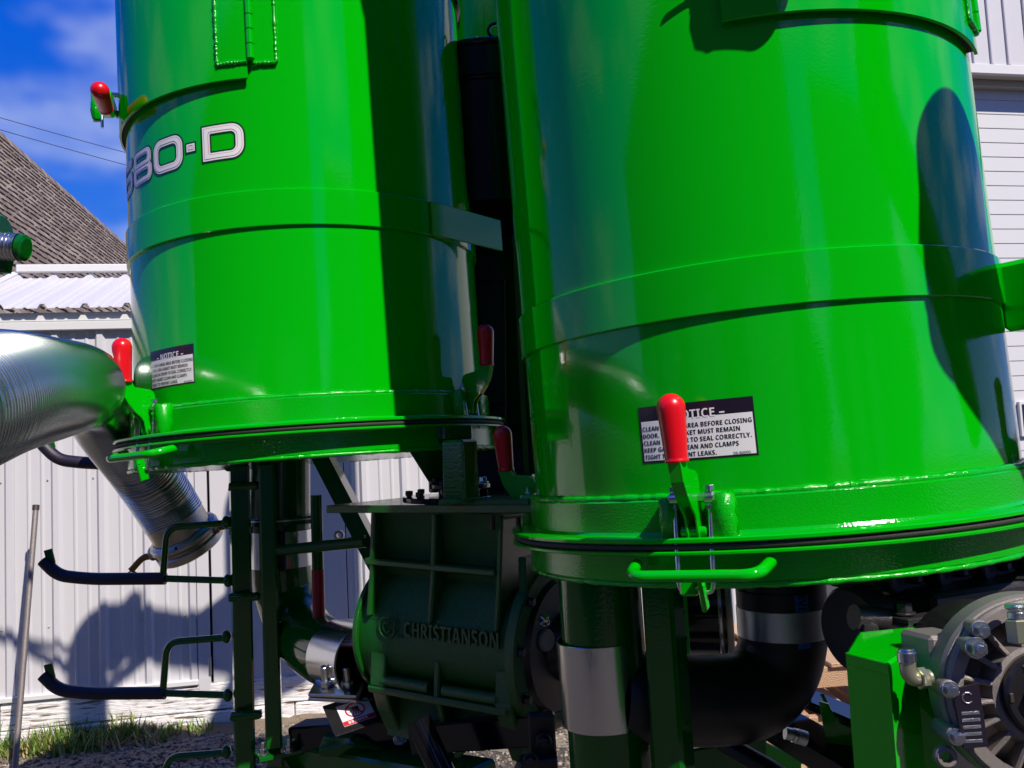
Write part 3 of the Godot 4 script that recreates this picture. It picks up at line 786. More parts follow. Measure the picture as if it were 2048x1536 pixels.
# ------------------------------------------------------------------ pipes and posts
func ribbed_path(path: Array, r: float, pitch: float, depth: float) -> Array:      # [points, radii] with a ridge at every pitch
	var c := Curve3D.new()
	for p: Vector3 in path: c.add_point(p)
	c.bake_interval = .01
	var n := int(c.get_baked_length() / pitch)
	var pts: Array = []; var rad: Array = []
	for k in n:
		for j in 4:
			pts.append(c.sample_baked((k + j * .25) * pitch, true))
			rad.append(r + depth * [0.0, .85, 1.0, .85][j])
	return [pts, rad]
func build_pipes() -> void:
	# corrugated metal hose
	var hp := [at(-330, 860, .98), at(-150, 825, 1.15), at(0, 786, 1.42), at(95, 778, 1.74), at(158, 775, 2.10), at(194, 797, 2.42), at(228, 860, 2.70), at(278, 930, 2.92), at(322, 994, 3.02), at(350, 1040, 3.06)]
	var sp := smooth_path(hp, 10)
	var hose := thing("suction_hose", "corrugated metal hose bending down beside the white shed to a cam coupler", "hose", hp[4])
	hose.global_position = hp[4]
	var o: Vector3 = hp[4]
	var loc: Array = []
	for p: Vector3 in sp: loc.append(p - o)
	var rp := ribbed_path(loc, .1010, .0098, .0036)
	part("corrugated_tube", MB.new().tube(rp[0], rp[1], 72, false), M["hose steel"], hose)
	var e1: Vector3 = hp[9] - o
	var dir := ((hp[9] as Vector3) - (hp[8] as Vector3)).normalized()
	var ax := along(dir, e1)
	part("end_sleeve", MB.new().lathe(ax, [Vector2(.1015, -.02), Vector2(.1015, .085), Vector2(.106, .088)], 64), M["old aluminium"], hose)
	part("coupler_ring", MB.new().lathe(ax, [Vector2(.104, .045), Vector2(.118, .052), Vector2(.123, .060), Vector2(.123, .070), Vector2(.116, .078), Vector2(.113, .088), Vector2(.120, .094), Vector2(.120, .116), Vector2(.112, .122), Vector2(.095, .122), Vector2(.095, .05)], 72), M["old aluminium"], hose)
	for s: float in [-1.0, 1.0]:
		var lugd := (ax.basis.x * s * .98 + ax.basis.z * .15).normalized()
		var lug := e1 + dir * .075 + lugd * .125
		var arm := part("cam_arm", MB.new().tube(smooth_path([lug - lugd * .02, lug + Vector3(0, -.004, 0), lug + lugd * .035 + Vector3(0, -.012 if s < 0 else .0, 0), lug + lugd * .075 + Vector3(0, -.022, 0)], 4), [.015, .015, .015, .015, .013, .013, .012, .012, .011, .011, .011, .011, .012], 10), M["brass bronze"], hose)
		part("lug", MB.new().ball(lug - lugd * .006, .020, Vector3(1, 1.3, 1)), M["old aluminium"], hose)
		var rg: Array = []
		var rc := lug + lugd * .070 + Vector3(0, -.047, 0)
		for k in 25: rg.append(rc + Vector3(cos(TAU * k / 24) * .021, sin(TAU * k / 24) * .021, sin(TAU * k / 24) * .004))
		part("pull_ring", MB.new().tube(rg, .0024, 8, false), M["dark rusty steel"], arm)
	part("rivet", MB.new().ball(e1 + dir * .055 + ax.basis.z * .115, .007), M["black paint"], hose)

	# rack of hose hooks on its square post
	var rack := thing("hose_rack", "tall square green post with four bent hose hooks in black sleeves", "hose rack", at(480, 1536, 2.84) + Vector3(0, -.62, 0))
	var ro := rack.position
	var top := at(478, 928, 2.84) - ro
	var bot := at(484, 1536, 2.84) - ro + Vector3(.006, -.61, 0)
	var pm := MB.new()
	var yv := (top - bot).normalized()
	var pb := Basis(Vector3.UP, deg_to_rad(32 + 12))
	pm.box(Transform3D(Basis(yv.cross(Vector3.BACK).normalized(), yv, Vector3.BACK) * Basis(Vector3.UP, deg_to_rad(24)), (top + bot) * .5), Vector3(.060, (top - bot).length(), .060), .007)
	part("post", pm, M["shaded green paint"], rack)
	for q: Vector2 in [Vector2(477, 975), Vector2(478, 1197), Vector2(482, 1433)]:
		var p := at(q.x, q.y, 2.79) - ro
		part("weld_stub", lump_box(p + Vector3(.016, .004, 0), Vector3(.092, .024, .03), int(q.y)), M["shaded green paint"], rack)
	var dys := [-231.0, 0.0, 229.0, 459.0]
	for k in 4:
		var dy: float = dys[k]
		var s := 1.0
		var pts := filleted([at(452, 1047 + dy, 2.84) - ro, at(335, 1053 + dy, 2.84) - ro, at(328, 1159 + dy, 2.84) - ro, at(348, 1160 + dy, 2.84) - ro], .030)
		var hook := part("hook_bar", MB.new().tube(filleted([at(452, 1046 + dy, 2.84) - ro, at(334, 1055 + dy, 2.84) - ro, at(326, 1152 + dy, 2.84) - ro], .042), .0108, 14), M["shaded green paint"], rack)
		part("hook_bar", MB.new().tube([at(456, 1161 + dy, 2.84) - ro, at(322, 1157 + dy, 2.84) - ro], .0108, 14), M["shaded green paint"], rack)
		var sl := filleted([at(331, 1157 + dy, 2.84) - ro, at(180, 1158 + dy, 2.84) - ro, at(116, 1151 + dy, 2.84) - ro, at(86, 1121 + dy, 2.84) - ro], .05)
		part("rubber_sleeve", MB.new().tube(sl, .0197, 16), M["sleeve rubber"], hook)
		var a := at(103, 1128 + dy, 2.84) - ro; var b := at(96, 1099 + dy, 2.84) - ro
		part("end_tab", bar(MB.new(), a, b, .006, .027, .001, Vector3.RIGHT).cyl(along(Vector3.BACK, a.lerp(b, .62) + Vector3(0, 0, .0015)), .0042, .003, 0.0, 12), M["shaded green paint"], hook)
		part("weld_bead", MB.new().ball(at(453, 1044 + dy, 2.84) - ro, .018, Vector3(.8, 1.2, 1)), M["shaded green paint"], hook)
		part("weld_bead", MB.new().ball(at(456, 1161 + dy, 2.84) - ro, .018, Vector3(.8, 1.2, 1)), M["shaded green paint"], hook)
	# second post with its foot
	var sup := thing("support_post", "slim square green post with a bolted foot plate beside the green elbow pipe", "post", at(541, 1500, 2.80) + Vector3(0, -.02, 0))
	var so := sup.position
	var t2 := at(541, 926, 2.80) - so; var b2 := at(541, 1496, 2.80) - so
	part("post_tube", MB.new().box(Transform3D(Basis(Vector3.UP, deg_to_rad(12)), (t2 + b2) * .5), Vector3(.050, (t2 - b2).length(), .050), .006), M["shaded green paint"], sup)
	var ft := part("foot_plate", MB.new().box(Transform3D(Basis(Vector3.UP, .5), b2 + Vector3(.02, -.012, 0)), Vector3(.13, .014, .10), .002), M["shaded green paint"], sup)
	for q3: Vector3 in [Vector3(.045, 0, .03), Vector3(.05, 0, -.03), Vector3(-.03, 0, .045)]: bolt("anchor_nut", ft, b2 + q3 + Vector3(.02, -.005, 0), Vector3.UP, .012, M["zinc steel"], true, .02)
	part("foot_beam", bar(MB.new(), b2 + Vector3(-.04, -.10, -.04), b2 + Vector3(.18, -.10, .03), .05, .05), M["shaded green paint"], sup)
	# threaded tie rod
	var ra := at(560, 1101, 2.78); var rb := at(735, 1083, 2.42)
	var rod := thing("threaded_tie_rod", "black ridged rod joining the slim green post to the ribbed casting", "rod", ra)
	var rr := ribbed_path([Vector3.ZERO, rb - ra], .0125, .0085, .0036)
	part("ridged_shaft", MB.new().tube(rr[0], rr[1], 20), M["green cast paint"], rod)
	part("edge_weld", MB.new().tube([Vector3(0, .012, .004), rb - ra + Vector3(0, .012, .004)], .005, 8), M["shaded green paint"], rod)

	# green elbow pipe under the lettered tank with its coupling
	var ec := at(562, 1110, 2.98)
	var elbow := thing("elbow_pipe", "large green pipe curving down and round into the airlock housing", "pipe", ec)
	var ep := smooth_path([at(560, 905, 2.98) - ec, at(560, 1010, 2.98) - ec, at(562, 1130, 2.98) - ec, at(574, 1200, 2.98) - ec, at(604, 1262, 2.90) - ec, at(655, 1303, 2.72) - ec, at(735, 1324, 2.52) - ec], 10)
	part("pipe_bend", MB.new().tube(ep, .100, 64, false), M["shaded green paint"], elbow)
	part("pipe_flange", MB.new().cyl(Transform3D(Basis.IDENTITY, at(568, 1047, 2.98) - ec), .122, .016, .002, 56).cyl(Transform3D(Basis.IDENTITY, at(568, 1038, 2.98) - ec), .119, .011, .002, 56), M["shaded green paint"], elbow)
	part("flange_gasket", MB.new().cyl(Transform3D(Basis.IDENTITY, at(568, 1046, 2.98) - ec + Vector3(0, .012, 0)), .1225, .005, .001, 56), M["galvanised steel"], elbow)
	var cp := thing("pipe_coupling", "plain steel sleeve on the green elbow pipe just below its flange", "pipe coupling", at(562, 1096, 2.98))
	part("sleeve_band", MB.new().ring(Transform3D(Basis.IDENTITY, Vector3(0, -.060, 0)), .1005, .104, .120, .001, 64), M["brushed steel"], cp)
	part("lock_bar", MB.new().box(Transform3D(Basis.IDENTITY, Vector3(.020, .0, .108)), Vector3(.050, .125, .016), .004), M["black paint"], cp)
	# bright coupling where the elbow meets the airlock
	var a1 := at(678, 1311, 2.60); var a2 := at(730, 1322, 2.48)
	var cx := along(a2 - a1, Vector3.ZERO)
	var cc := thing("clamp_coupling", "shiny split steel coupling with two upright bolts joining elbow pipe to airlock", "pipe coupling", a1)
	part("split_band", MB.new().ring(cx, .0995, .105, (a2 - a1).length() + .02, .001, 72), M["brushed steel"], cc)
	var pl := at(672, 1378, 2.44) - a1
	var bx := Basis(Vector3.UP, deg_to_rad(-8)) * Basis(Vector3.RIGHT, .32) * Basis(Vector3.BACK, -.06)
	for k in 2:
		part("clamp_ear", MB.new().box(Transform3D(bx, pl + Vector3(0, -.012 * k, 0)), Vector3(.135, .009, .068), .0015), M["zinc steel"], cc)
	for k in 2:
		var q4 := pl + bx * Vector3(-.030 + .062 * k, .0045, -.002)
		bolt("clamp_bolt", cc, q4, bx.y, .0160, M["zinc steel"], false, .040)
	# printed warning on the coupling
	var w0 := at(697, 1278, 2.46) - a1
	var wb := Basis(Vector3.UP, deg_to_rad(-12)) * Basis(Vector3.RIGHT, -.62)
	var wl := part("warning_label", MB.new().box(Transform3D(wb, w0 + wb * Vector3(.004, 0, .006)), Vector3(.060, .052, .0012), .0002), M["decal red"], cc)
	part("white_panel", MB.new().box(Transform3D(wb, w0 + wb * Vector3(.0055, .002, .0072)), Vector3(.055, .047, .0008), .0001), M["decal white"], wl)
	part("lettering", flat_text("WARNING", .0045, Transform3D(wb, w0 + wb * Vector3(.008, .012, .0079))), M["decal black"], wl)
	for k in 3: part("lettering", flat_text(["KEEP HANDS CLEAR", "TIGHTEN BOLTS", "BEFORE USE"][k], .0032, Transform3D(wb, w0 + wb * Vector3(.008, .004 - .008 * k, .0079))), M["decal black"], wl)
	# danger plate under the coupling
	var dp := at(712, 1425, 2.42)
	var dex := Vector3(-.079, -.013, .036).normalized(); var dey := Vector3(.037, -.035, .068)
	dey = (dey - dex * dey.dot(dex)).normalized()
	var db := Basis(dex, dey, dex.cross(dey))
	var guard := thing("danger_guard", "dark metal guard with an upside-down danger sticker under the steel coupling", "machine guard", dp, db)
	part("guard_plate", MB.new().box(I, Vector3(.15, .125, .004), .001), M["black paint"], guard)
	var stk := part("danger_sticker", MB.new().box(Transform3D(Basis.IDENTITY, Vector3(0, 0, .0026)), Vector3(.088, .082, .0008), .0001), M["decal white"], guard)
	part("red_header", MB.new().box(Transform3D(Basis.IDENTITY, Vector3(0, .032, .0033)), Vector3(.087, .017, .0008), .0001), M["decal red"], stk)
	part("lettering", flat_text("DANGER", .0095, Transform3D(Basis.IDENTITY, Vector3(.004, .0318, .0041))), M["decal white"], stk)
	var pr := MB.new().ring(Transform3D(Basis(Vector3.RIGHT, PI / 2), Vector3(0, -.008, .0034)), .023, .0275, .0008, .0001, 40)
	pr.box(Transform3D(Basis(Vector3.BACK, -.78), Vector3(0, -.008, .0035)), Vector3(.048, .004, .0008), .0001)
	part("prohibition_ring", pr, M["decal red"], stk)
	var hd := MB.new().box(Transform3D(Basis.IDENTITY, Vector3(-.002, -.014, .0032)), Vector3(.018, .014, .0006), .0001)
	for k in 4: hd.box(Transform3D(Basis(Vector3.BACK, .25 - .16 * k), Vector3(-.0105 + .0058 * k, .001, .0032)), Vector3(.0036, .018, .0006), .0001)
	hd.box(Transform3D(Basis(Vector3.BACK, -.9), Vector3(.011, -.008, .0032)), Vector3(.0036, .014, .0006), .0001)
	part("hand_pictogram", hd, M["decal black"], stk)

	# straight pipe with its wide steel sleeve
	var sa := at(1196, 1150, 1.83)
	var sb := at(1222, 1536, 1.83) + Vector3(.005, -.25, 0)
	var pipe := thing("blower_pipe", "upright green pipe wrapped by a wide bright steel sleeve", "pipe", sb)
	var pa := (sa + Vector3(0, .10, 0)) - sb
	part("pipe_tube", MB.new().tube([Vector3.ZERO, pa], .0845, 72), M["shaded green paint"], pipe)
	var sl := thing("pipe_sleeve", "wide bright steel sleeve clasping the upright green pipe", "pipe coupling", at(1212, 1444, 1.83))
	var up2 := (at(1198, 1276, 1.83) - at(1212, 1444, 1.83))
	part("sleeve_band", MB.new().ring(along(up2), .0855, .0885, up2.length(), .0012, 72), M["brushed steel"], sl)
	# square leg under the nearer tank
	var la := at(1322, 1150, 1.72); var lb := at(1345, 1536, 1.72) + Vector3(.006, -.45, 0)
	var leg := thing("tank_leg", "square green leg standing close beside the sleeved upright pipe", "post", lb)
	var ly := (la - lb).normalized()
	part("leg_tube", MB.new().box(Transform3D(Basis(ly.cross(Vector3.BACK).normalized(), ly, Vector3.BACK) * Basis(Vector3.UP, deg_to_rad(-32)), (la - lb) * .5 + Vector3(0, .05, 0)), Vector3(.064, (la - lb).length() + .1, .064), .007), M["shaded green paint"], leg)
	# square tube from the airlock plate up to the lettered tank
	var ua := at(927, 1003, 2.13); var ub := at(915, 880, 2.13)
	var st := thing("stub_post", "short square green tube welded on the airlock top plate", "post", ua)
	part("stub_tube", MB.new().box(Transform3D(Basis(Vector3.UP, deg_to_rad(-32)), (ub - ua) * .5), Vector3(.066, (ub - ua).length(), .066), .006), M["shaded green paint"], st)
	part("weld_bead", weld_line(MB.new(), [Vector3(-.05, .003, .02), Vector3(-.03, .004, .03), Vector3(-.01, .003, .045), Vector3(.01, .005, .038), Vector3(.03, .004, .024), Vector3(.05, .003, .006)], .006, 4), M["shaded green paint"], st)
	# hopper chute behind it
	var ch := at(868, 962, 2.35)
	var chute := thing("hopper_chute", "tapered green chute under the lettered tank beside the short square tube", "chute", ch)
	part("chute_cone", MB.new().lathe(Transform3D(Basis(Vector3.UP, PI / 4), Vector3(.02, 0, 0)), [Vector2(.045, 0), Vector2(.125, .11), Vector2(.125, .14)], 4), M["shaded green paint"], chute)
	part("chute_neck", MB.new().cyl(Transform3D(Basis.IDENTITY, Vector3(.02, -.03, 0)), .035, .035, .003, 24), M["shaded green paint"], chute)

	# black rubber elbow hose with its band clamp
	var ho := at(1566, 1240, 1.92)
	var rh := thing("rubber_elbow_hose", "thick black rubber elbow hose hanging below the tank with blue lettering", "hose", ho)
	var hpth := smooth_path([at(1563, 1160, 1.92) - ho, at(1566, 1220, 1.92) - ho, at(1566, 1275, 1.92) - ho, at(1548, 1340, 1.92) - ho, at(1500, 1388, 1.90) - ho, at(1420, 1400, 1.87) - ho, at(1320, 1396, 1.84) - ho, at(1240, 1390, 1.83) - ho], 10)
	part("hose_bend", MB.new().tube(hpth, .091, 64, false), M["black rubber"], rh)
	part("hose_cuff", MB.new().ring(Transform3D(Basis.IDENTITY, at(1566, 1283, 1.92) - ho), .085, .0925, .115, .002, 64), M["sleeve rubber"], rh)
	var bl := part("blue_stripe", MB.new().lathe(Transform3D(Basis.IDENTITY, at(1566, 1283, 1.92) - ho), [Vector2(.0931, .004), Vector2(.0931, .112)], 8, deg_to_rad(2), deg_to_rad(20)), M["decal blue"], rh)
	var rt := flat_text("SERVICE", .017, Transform3D(Basis(Vector3.UP, deg_to_rad(11)) * Basis(Vector3.BACK, -PI / 2), at(1566, 1283, 1.92) - ho + Vector3(sin(deg_to_rad(11)) * .0945, .098, cos(deg_to_rad(11)) * .0945)))
	part("lettering", rt, M["decal black"], bl)
	var hc := thing("hose_clamp", "galvanised band clamp with a side bolt tightened round the black rubber elbow", "hose clamp", at(1567, 1268, 1.92))
	part("clamp_band", MB.new().ring(I, .0932, .0962, .062, .0012, 72), M["galvanised steel"], hc)
	part("bolt_lug", MB.new().box(Transform3D(Basis.IDENTITY, Vector3(.100, .036, .01)), Vector3(.018, .085, .022), .003), M["zinc steel"], hc)
	bolt("clamp_bolt", hc, Vector3(.101, .028, .024), Vector3(.55, 0, .8), .0135, M["zinc steel"], true, .010)

	# crossover pipe over the tanks (casts the pipe shadow on the shed)
	var cr := thing("crossover_pipe", "large green crossover pipe arching between the tank tops, above the picture", "pipe", Vector3(-.612, 3.0, -2.63))
	var cro := cr.position
	part("pipe_run", MB.new().tube(filleted([Vector3(-.612, 3.0, -2.63) - cro, Vector3(-.635, 4.14, -2.66) - cro, Vector3(.46, 4.16, -2.66) - cro, Vector3(.47, 4.12, -2.0) - cro, Vector3(.472, 3.7, -1.96) - cro], .20, 10), .10, 40), M["green paint"], cr)
	part("flange", MB.new().cyl(along(Vector3.RIGHT, Vector3(-.42, 4.14, -2.66) - cro), .15, .03, .003, 40), M["green paint"], cr)
	part("stay_rod", MB.new().tube([Vector3(-.64, 3.84, -2.66) - cro, Vector3(-1.9, 3.80, -2.92) - cro], .020, 16), M["green paint"], cr)
	part("stay_rod", MB.new().tube([Vector3(-.64, 3.98, -2.66) - cro, Vector3(-1.9, 3.74, -2.86) - cro], .014, 16), M["green paint"], cr)
	part("brace", MB.new().tube([Vector3(-.3, 4.0, -2.66) - cro, Vector3(-.6, 3.72, -2.66) - cro], .03, 16), M["green paint"], cr)
	# discharge pipe beside the machine (casts the rounded shadow on the nearer tank)
	var sun := sun_dir()
	var dsp := thing("discharge_spout", "round-ended green discharge spout beside the nearer tank, outside the picture", "pipe", Vector3(1.5, 1.55, -1.0))
	var dso := dsp.position
	var q5 := func(p: Vector3) -> Vector3: return p + sun * .75 - dso
	var dpts := smooth_path([q5.call(Vector3(.820, 2.10, -1.562)), q5.call(Vector3(.818, 2.03, -1.561)), q5.call(Vector3(.813, 1.93, -1.5575)), q5.call(Vector3(.800, 1.80, -1.55)), q5.call(Vector3(.828, 1.72, -1.56)), q5.call(Vector3(.895, 1.655, -1.59)), q5.call(Vector3(.985, 1.56, -1.64)), q5.call(Vector3(1.12, 1.42, -1.72)), q5.call(Vector3(1.5, 1.05, -1.90))], 8)
	var dr: Array = []
	for k in dpts.size(): dr.append(.118 * sqrt(clampf(k / 9.0, .02, 1.0)) if k < 9 else .118)
	part("spout_tube", MB.new().tube(dpts, dr, 40), M["green paint"], dsp)
	part("spout_collar", MB.new().ring(along(Vector3.UP, dpts[30] - Vector3(0, .02, 0)), .1, .130, .05, .004, 40), M["green paint"], dsp)

func sun_dir() -> Vector3:
	var e := deg_to_rad(48.0); var a := deg_to_rad(37.3)
	return Vector3(sin(a) * cos(e), sin(e), cos(a) * cos(e))

# ------------------------------------------------------------------ engine, gearbox, frame
func build_drive() -> void:
	# finned gearbox cover at the edge of the picture
	var gc := at(2084, 1388, 1.2)
	var gb := Basis(Vector3.UP, deg_to_rad(-4)) * Basis(Vector3.RIGHT, -.06) * Basis.from_scale(Vector3.ONE * .88)
	var gear := thing("gearbox", "grey cast aluminium gearbox cover with radial ribs and zinc bolts", "gearbox", gc, gb)
	var Z := Transform3D(Basis(Vector3.RIGHT, PI / 2), Vector3.ZERO)    # lathe axis towards the viewer
	var A: Material = M["cast aluminium"]
	part("rim_drum", MB.new().lathe(Z, [Vector2(.148, -.052), Vector2(.148, -.012), Vector2(.144, -.004), Vector2(.132, 0)], 96), A, gear)
	part("back_plate", MB.new().lathe(Z, [Vector2(0, -.046), Vector2(.118, -.046), Vector2(.124, -.030), Vector2(.134, -.004), Vector2(.134, 0), Vector2(.130, .002)], 96), A, gear)
	part("raised_ring", MB.new().ring(Z.translated(Vector3(0, 0, -.03)), .119, .141, .040, .004, 96), A, gear)
	part("inner_cone", MB.new().lathe(Z, [Vector2(.120, -.044), Vector2(.084, -.022), Vector2(.074, .004), Vector2(.066, .006), Vector2(.062, .004)], 96), A, gear)
	for k in 18:
		var a := TAU * k / 18.0 + .12
		var d := Vector3(cos(a), sin(a), 0)
		part("radial_rib", bar(MB.new(), d * .070 + Vector3(0, 0, -.012), d * .124 + Vector3(0, 0, -.020), .0085, .036, .003, Vector3.BACK), A, gear)
	var hub := part("shaft_hub", MB.new().lathe(Z, [Vector2(.062, -.01), Vector2(.062, .016), Vector2(.058, .020), Vector2(.050, .020), Vector2(.046, .012), Vector2(.030, .012), Vector2(.028, .034), Vector2(0, .034)], 64), M["black paint"], gear)
	for k in 6:
		var a6 := TAU * k / 6
		part("hub_slot", MB.new().box(Transform3D(Basis(Vector3.BACK, a6), Vector3(cos(a6) * .054, sin(a6) * .054, .0205)), Vector3(.006, .014, .003), .001), M["dark rusty steel"], hub)
	var bp := [Vector2(1955, 1297), Vector2(1973, 1264), Vector2(1911, 1385), Vector2(1924, 1480)]
	for k in 4:
		var q := gb.inverse() * (at_plane(bp[k].x, bp[k].y, gc + gb.z * .04, gb.z) - gc)
		var bs := part("bolt_boss", MB.new().cyl(Transform3D(Basis(Vector3.RIGHT, PI / 2), Vector3(q.x, q.y, -.045)), .0140, .080 if k == 0 else .066, .003, 24), A, gear)
		bolt("cover_bolt", bs, Vector3(q.x, q.y, .034 if k == 0 else .021), Vector3.BACK, [.0118, .0098, .0094, .0094][k], M["zinc steel"], true, .004 if k == 0 else 0.0)
	var eq := gb.inverse() * (at_plane(1888, 1511, gc, gb.z) - gc)
	part("drain_eye", MB.new().ring(Transform3D(Basis(Vector3.RIGHT, PI / 2), Vector3(eq.x, eq.y, -.004)), .0085, .0165, .016, .003, 28), M["cast aluminium"], gear)
	# black name plate with a ring mark and bars
	var pq := gb.inverse() * (at_plane(1942, 1432, gc + gb.z * .03, gb.z) - gc)
	var np := part("name_plate", MB.new().prism(Transform3D(Basis(Vector3.BACK, .06), Vector3(pq.x, pq.y, .027)), PackedVector2Array([Vector2(-.020, .040), Vector2(.020, .046), Vector2(.018, -.046), Vector2(-.018, -.046)]), .004, .0006), M["decal black"], gear)
	var mkp: Array = []
	for k in 25: mkp.append(Vector3(pq.x - .002, pq.y + .026, .0295) + Vector3(cos(deg_to_rad(40 + 280.0 * k / 24)), sin(deg_to_rad(40 + 280.0 * k / 24)), 0) * .0075)
	part("ring_mark", MB.new().tube(mkp, .0013, 6), M["galvanised steel"], np)
	for k in 5: part("printed_bar", MB.new().box(Transform3D(Basis(Vector3.BACK, .04), Vector3(pq.x, pq.y + .004 - .010 * k, .0293)), Vector3(.026, .0045, .0008), .0001), M["galvanised steel"], np)
	# side housing step with hydraulic fittings
	var hs := gb.inverse() * (at(1848, 1292, 1.28) - gc)
	part("side_flange", MB.new().box(Transform3D(Basis(Vector3.UP, .2), hs + Vector3(.022, -.018, -.02)), Vector3(.065, .075, .09), .006), A, gear)
	var f1 := gb.inverse() * (at(1822, 1345, 1.215) - gc)
	var fit := part("elbow_fitting", MB.new().tube(filleted([f1 + Vector3(-.004, .028, 0), f1 + Vector3(-.004, -.010, 0), f1 + Vector3(.030, -.010, -.01)], .016), .0125, 18), M["olive zinc"], gear)
	part("fitting_cap", MB.new().cyl(Transform3D(Basis.IDENTITY, f1 + Vector3(-.004, .014, 0)), .0145, .018, .002, 20).cyl(Transform3D(Basis.IDENTITY, f1 + Vector3(-.004, .030, 0)), .0125, .006, .002, 20), M["zinc steel"], fit)
	part("fitting_nut", MB.new().hexa(along(Vector3(1, 0, -.3), f1 + Vector3(.010, -.010, -.002)), .0165, .014), M["olive zinc"], fit)
	var f2 := gb.inverse() * (at(2036, 1255, 1.17) - gc)
	var vent := part("vent_fitting", MB.new().hexa(Transform3D(Basis.IDENTITY, f2 + Vector3(0, -.022, 0)), .0175, .034), M["olive zinc"], gear)
	part("vent_cap", MB.new().cyl(Transform3D(Basis.IDENTITY, f2 + Vector3(0, .012, 0)), .013, .012, .002, 24).cyl(Transform3D(Basis.IDENTITY, f2 + Vector3(0, .026, 0)), .0155, .008, .003, 24), M["galvanised steel"], vent)
	part("cast_body", MB.new().lathe(Z, [Vector2(0, -.24), Vector2(.115, -.24), Vector2(.125, -.05)], 64), M["black paint"], gear)

	# folded green guard box
	var gy := 1.23
	var gp := [at_y(1716, 1264, gy), at_y(1884, 1247, gy), at_y(1886, 1290, gy), at_y(1830, 1290, gy), at_y(1777, 1326, gy), at_y(1691, 1304, gy)]
	var bo := (gp[0] as Vector3)
	var pol := PackedVector2Array()
	for p: Vector3 in gp: pol.append(Vector2(p.x - bo.x, p.z - bo.z))
	var box := thing("guard_box", "folded green sheet guard standing behind the ribbed grey gearbox cover", "machine guard", Vector3(bo.x, gy - .36, bo.z))
	part("guard_shell", MB.new().prism(Transform3D(Basis(Vector3.RIGHT, Vector3.BACK, Vector3.UP), Vector3(0, .18, 0)), pol, .36, .004), M["green paint"], box)
	part("lip", bar(MB.new(), Vector3(gp[5].x - bo.x, .352, gp[5].z - bo.z + .002), Vector3(gp[4].x - bo.x, .352, gp[4].z - bo.z + .002), .004, .016, .001), M["green paint"], box)

	# black engine under the nearer tank
	var e0 := at(1716, 1220, 1.52)
	var ed := Vector3(.915, 0, -.40).normalized()
	var eb := Basis(ed, Vector3.UP, ed.cross(Vector3.UP))
	var eng := thing("engine", "black engine block with finned top cover under the tank rim", "engine", e0, eb)
	var K: Material = bumpy(mat("engine black", lin(.022, .020, .021), .30), M["black paint"].normal_texture, .35, 20.0)
	part("block", MB.new().box(Transform3D(Basis.IDENTITY, Vector3(.40, -.20, -.04)), Vector3(.66, .30, .14), .01), K, eng)
	part("rail_cover", MB.new().box(Transform3D(Basis.IDENTITY, Vector3(.42, -.025, -.03)), Vector3(.55, .075, .12), .008), K, eng)
	part("top_deck", MB.new().box(Transform3D(Basis.IDENTITY, Vector3(.43, .016, -.13)), Vector3(.60, .03, .16), .006), K, eng)
	for k in 5:
		var xx := .12 + .118 * k
		var rn := part("intake_runner", MB.new().tube(filleted([Vector3(xx - .03, .055, -.22), Vector3(xx, .052, -.12), Vector3(xx + .022, .030, -.035)], .03), .021, 18), K, eng)
		part("saddle", MB.new().ring(along(Vector3(.25, -.1, 1), Vector3(xx + .010, .036, -.058)), .010, .030, .026, .004, 24), K, rn)
		bolt("cover_bolt", rn, Vector3(xx + .058, .022, -.035), Vector3.UP, .011, K)
	var bo2 := -.075
	for q: Array in [[.135, -.010, 0.0, .075], [.090, -.032, .9, .065], [.172, -.036, 1.5708, .06], [.145, -.075, .5, .07]]:
		part("bracket_plate", MB.new().box(Transform3D(Basis(Vector3.BACK, q[2]), Vector3(q[0] + bo2, q[1], .05)), Vector3(q[3], .008, .07), .001), K, eng)
	bolt("bracket_bolt", eng, Vector3(.120 - .075, -.004, .055), Vector3.UP, .014, K)
	part("pipe_stub", MB.new().tube([Vector3(-.03, -.005, .02), Vector3(.06, -.022, .04)], .021, 20), K, eng)
	part("lever_arm", MB.new().tube(filleted([Vector3(.01, -.035, .07), Vector3(-.025, -.040, .07), Vector3(-.055, -.105, .07)], .012), .010, 10), M["cast aluminium"], eng)
	part("front_casting", MB.new().cyl(Transform3D(Basis(Vector3.BACK, PI / 2), Vector3(.075, -.045, -.05)), .075, .05, .006, 40), K, eng)
	for q2: Vector3 in [Vector3(-.025, -.02, .045), Vector3(-.024, -.06, .045)]: bolt("cover_bolt", eng, q2, Vector3(-.6, .1, 1), .012, K)

	# blower motor seen through the gap, and its bright mounting plate
	var mo := at(1400, 1192, 2.5)
	var mot := thing("blower_motor", "black round motor with chrome end ring seen through the gap beside the leg", "motor", mo)
	var mx := Transform3D(Basis(Vector3.UP, -.21) * Basis(Vector3.BACK, -PI / 2), Vector3(-.04, -.01, 0))
	part("motor_drum", MB.new().cyl(mx, .150, .115, .006, 64), M["black gloss"], mot)
	part("end_ring", MB.new().ring(mx * Transform3D(Basis.IDENTITY, Vector3(0, .085, 0)), .11, .156, .012, .003, 64), M["zinc steel"], mot)
	part("end_ring", MB.new().ring(mx * Transform3D(Basis.IDENTITY, Vector3(0, .105, 0)), .11, .163, .018, .003, 64), M["old aluminium"], mot)
	part("motor_foot", MB.new().box(Transform3D(Basis.IDENTITY, Vector3(.045, -.22, .05)), Vector3(.018, .16, .03), .003), M["black gloss"], mot)
	var mp := at(1356, 1250, 2.3)
	var pla := thing("mounting_plate", "bright green drilled plate catching sun beside the black motor", "plate", mp, Basis(Vector3.UP, .15))
	part("plate_sheet", MB.new().box(I, Vector3(.055, .175, .012), .003), M["green weld paint"], pla)
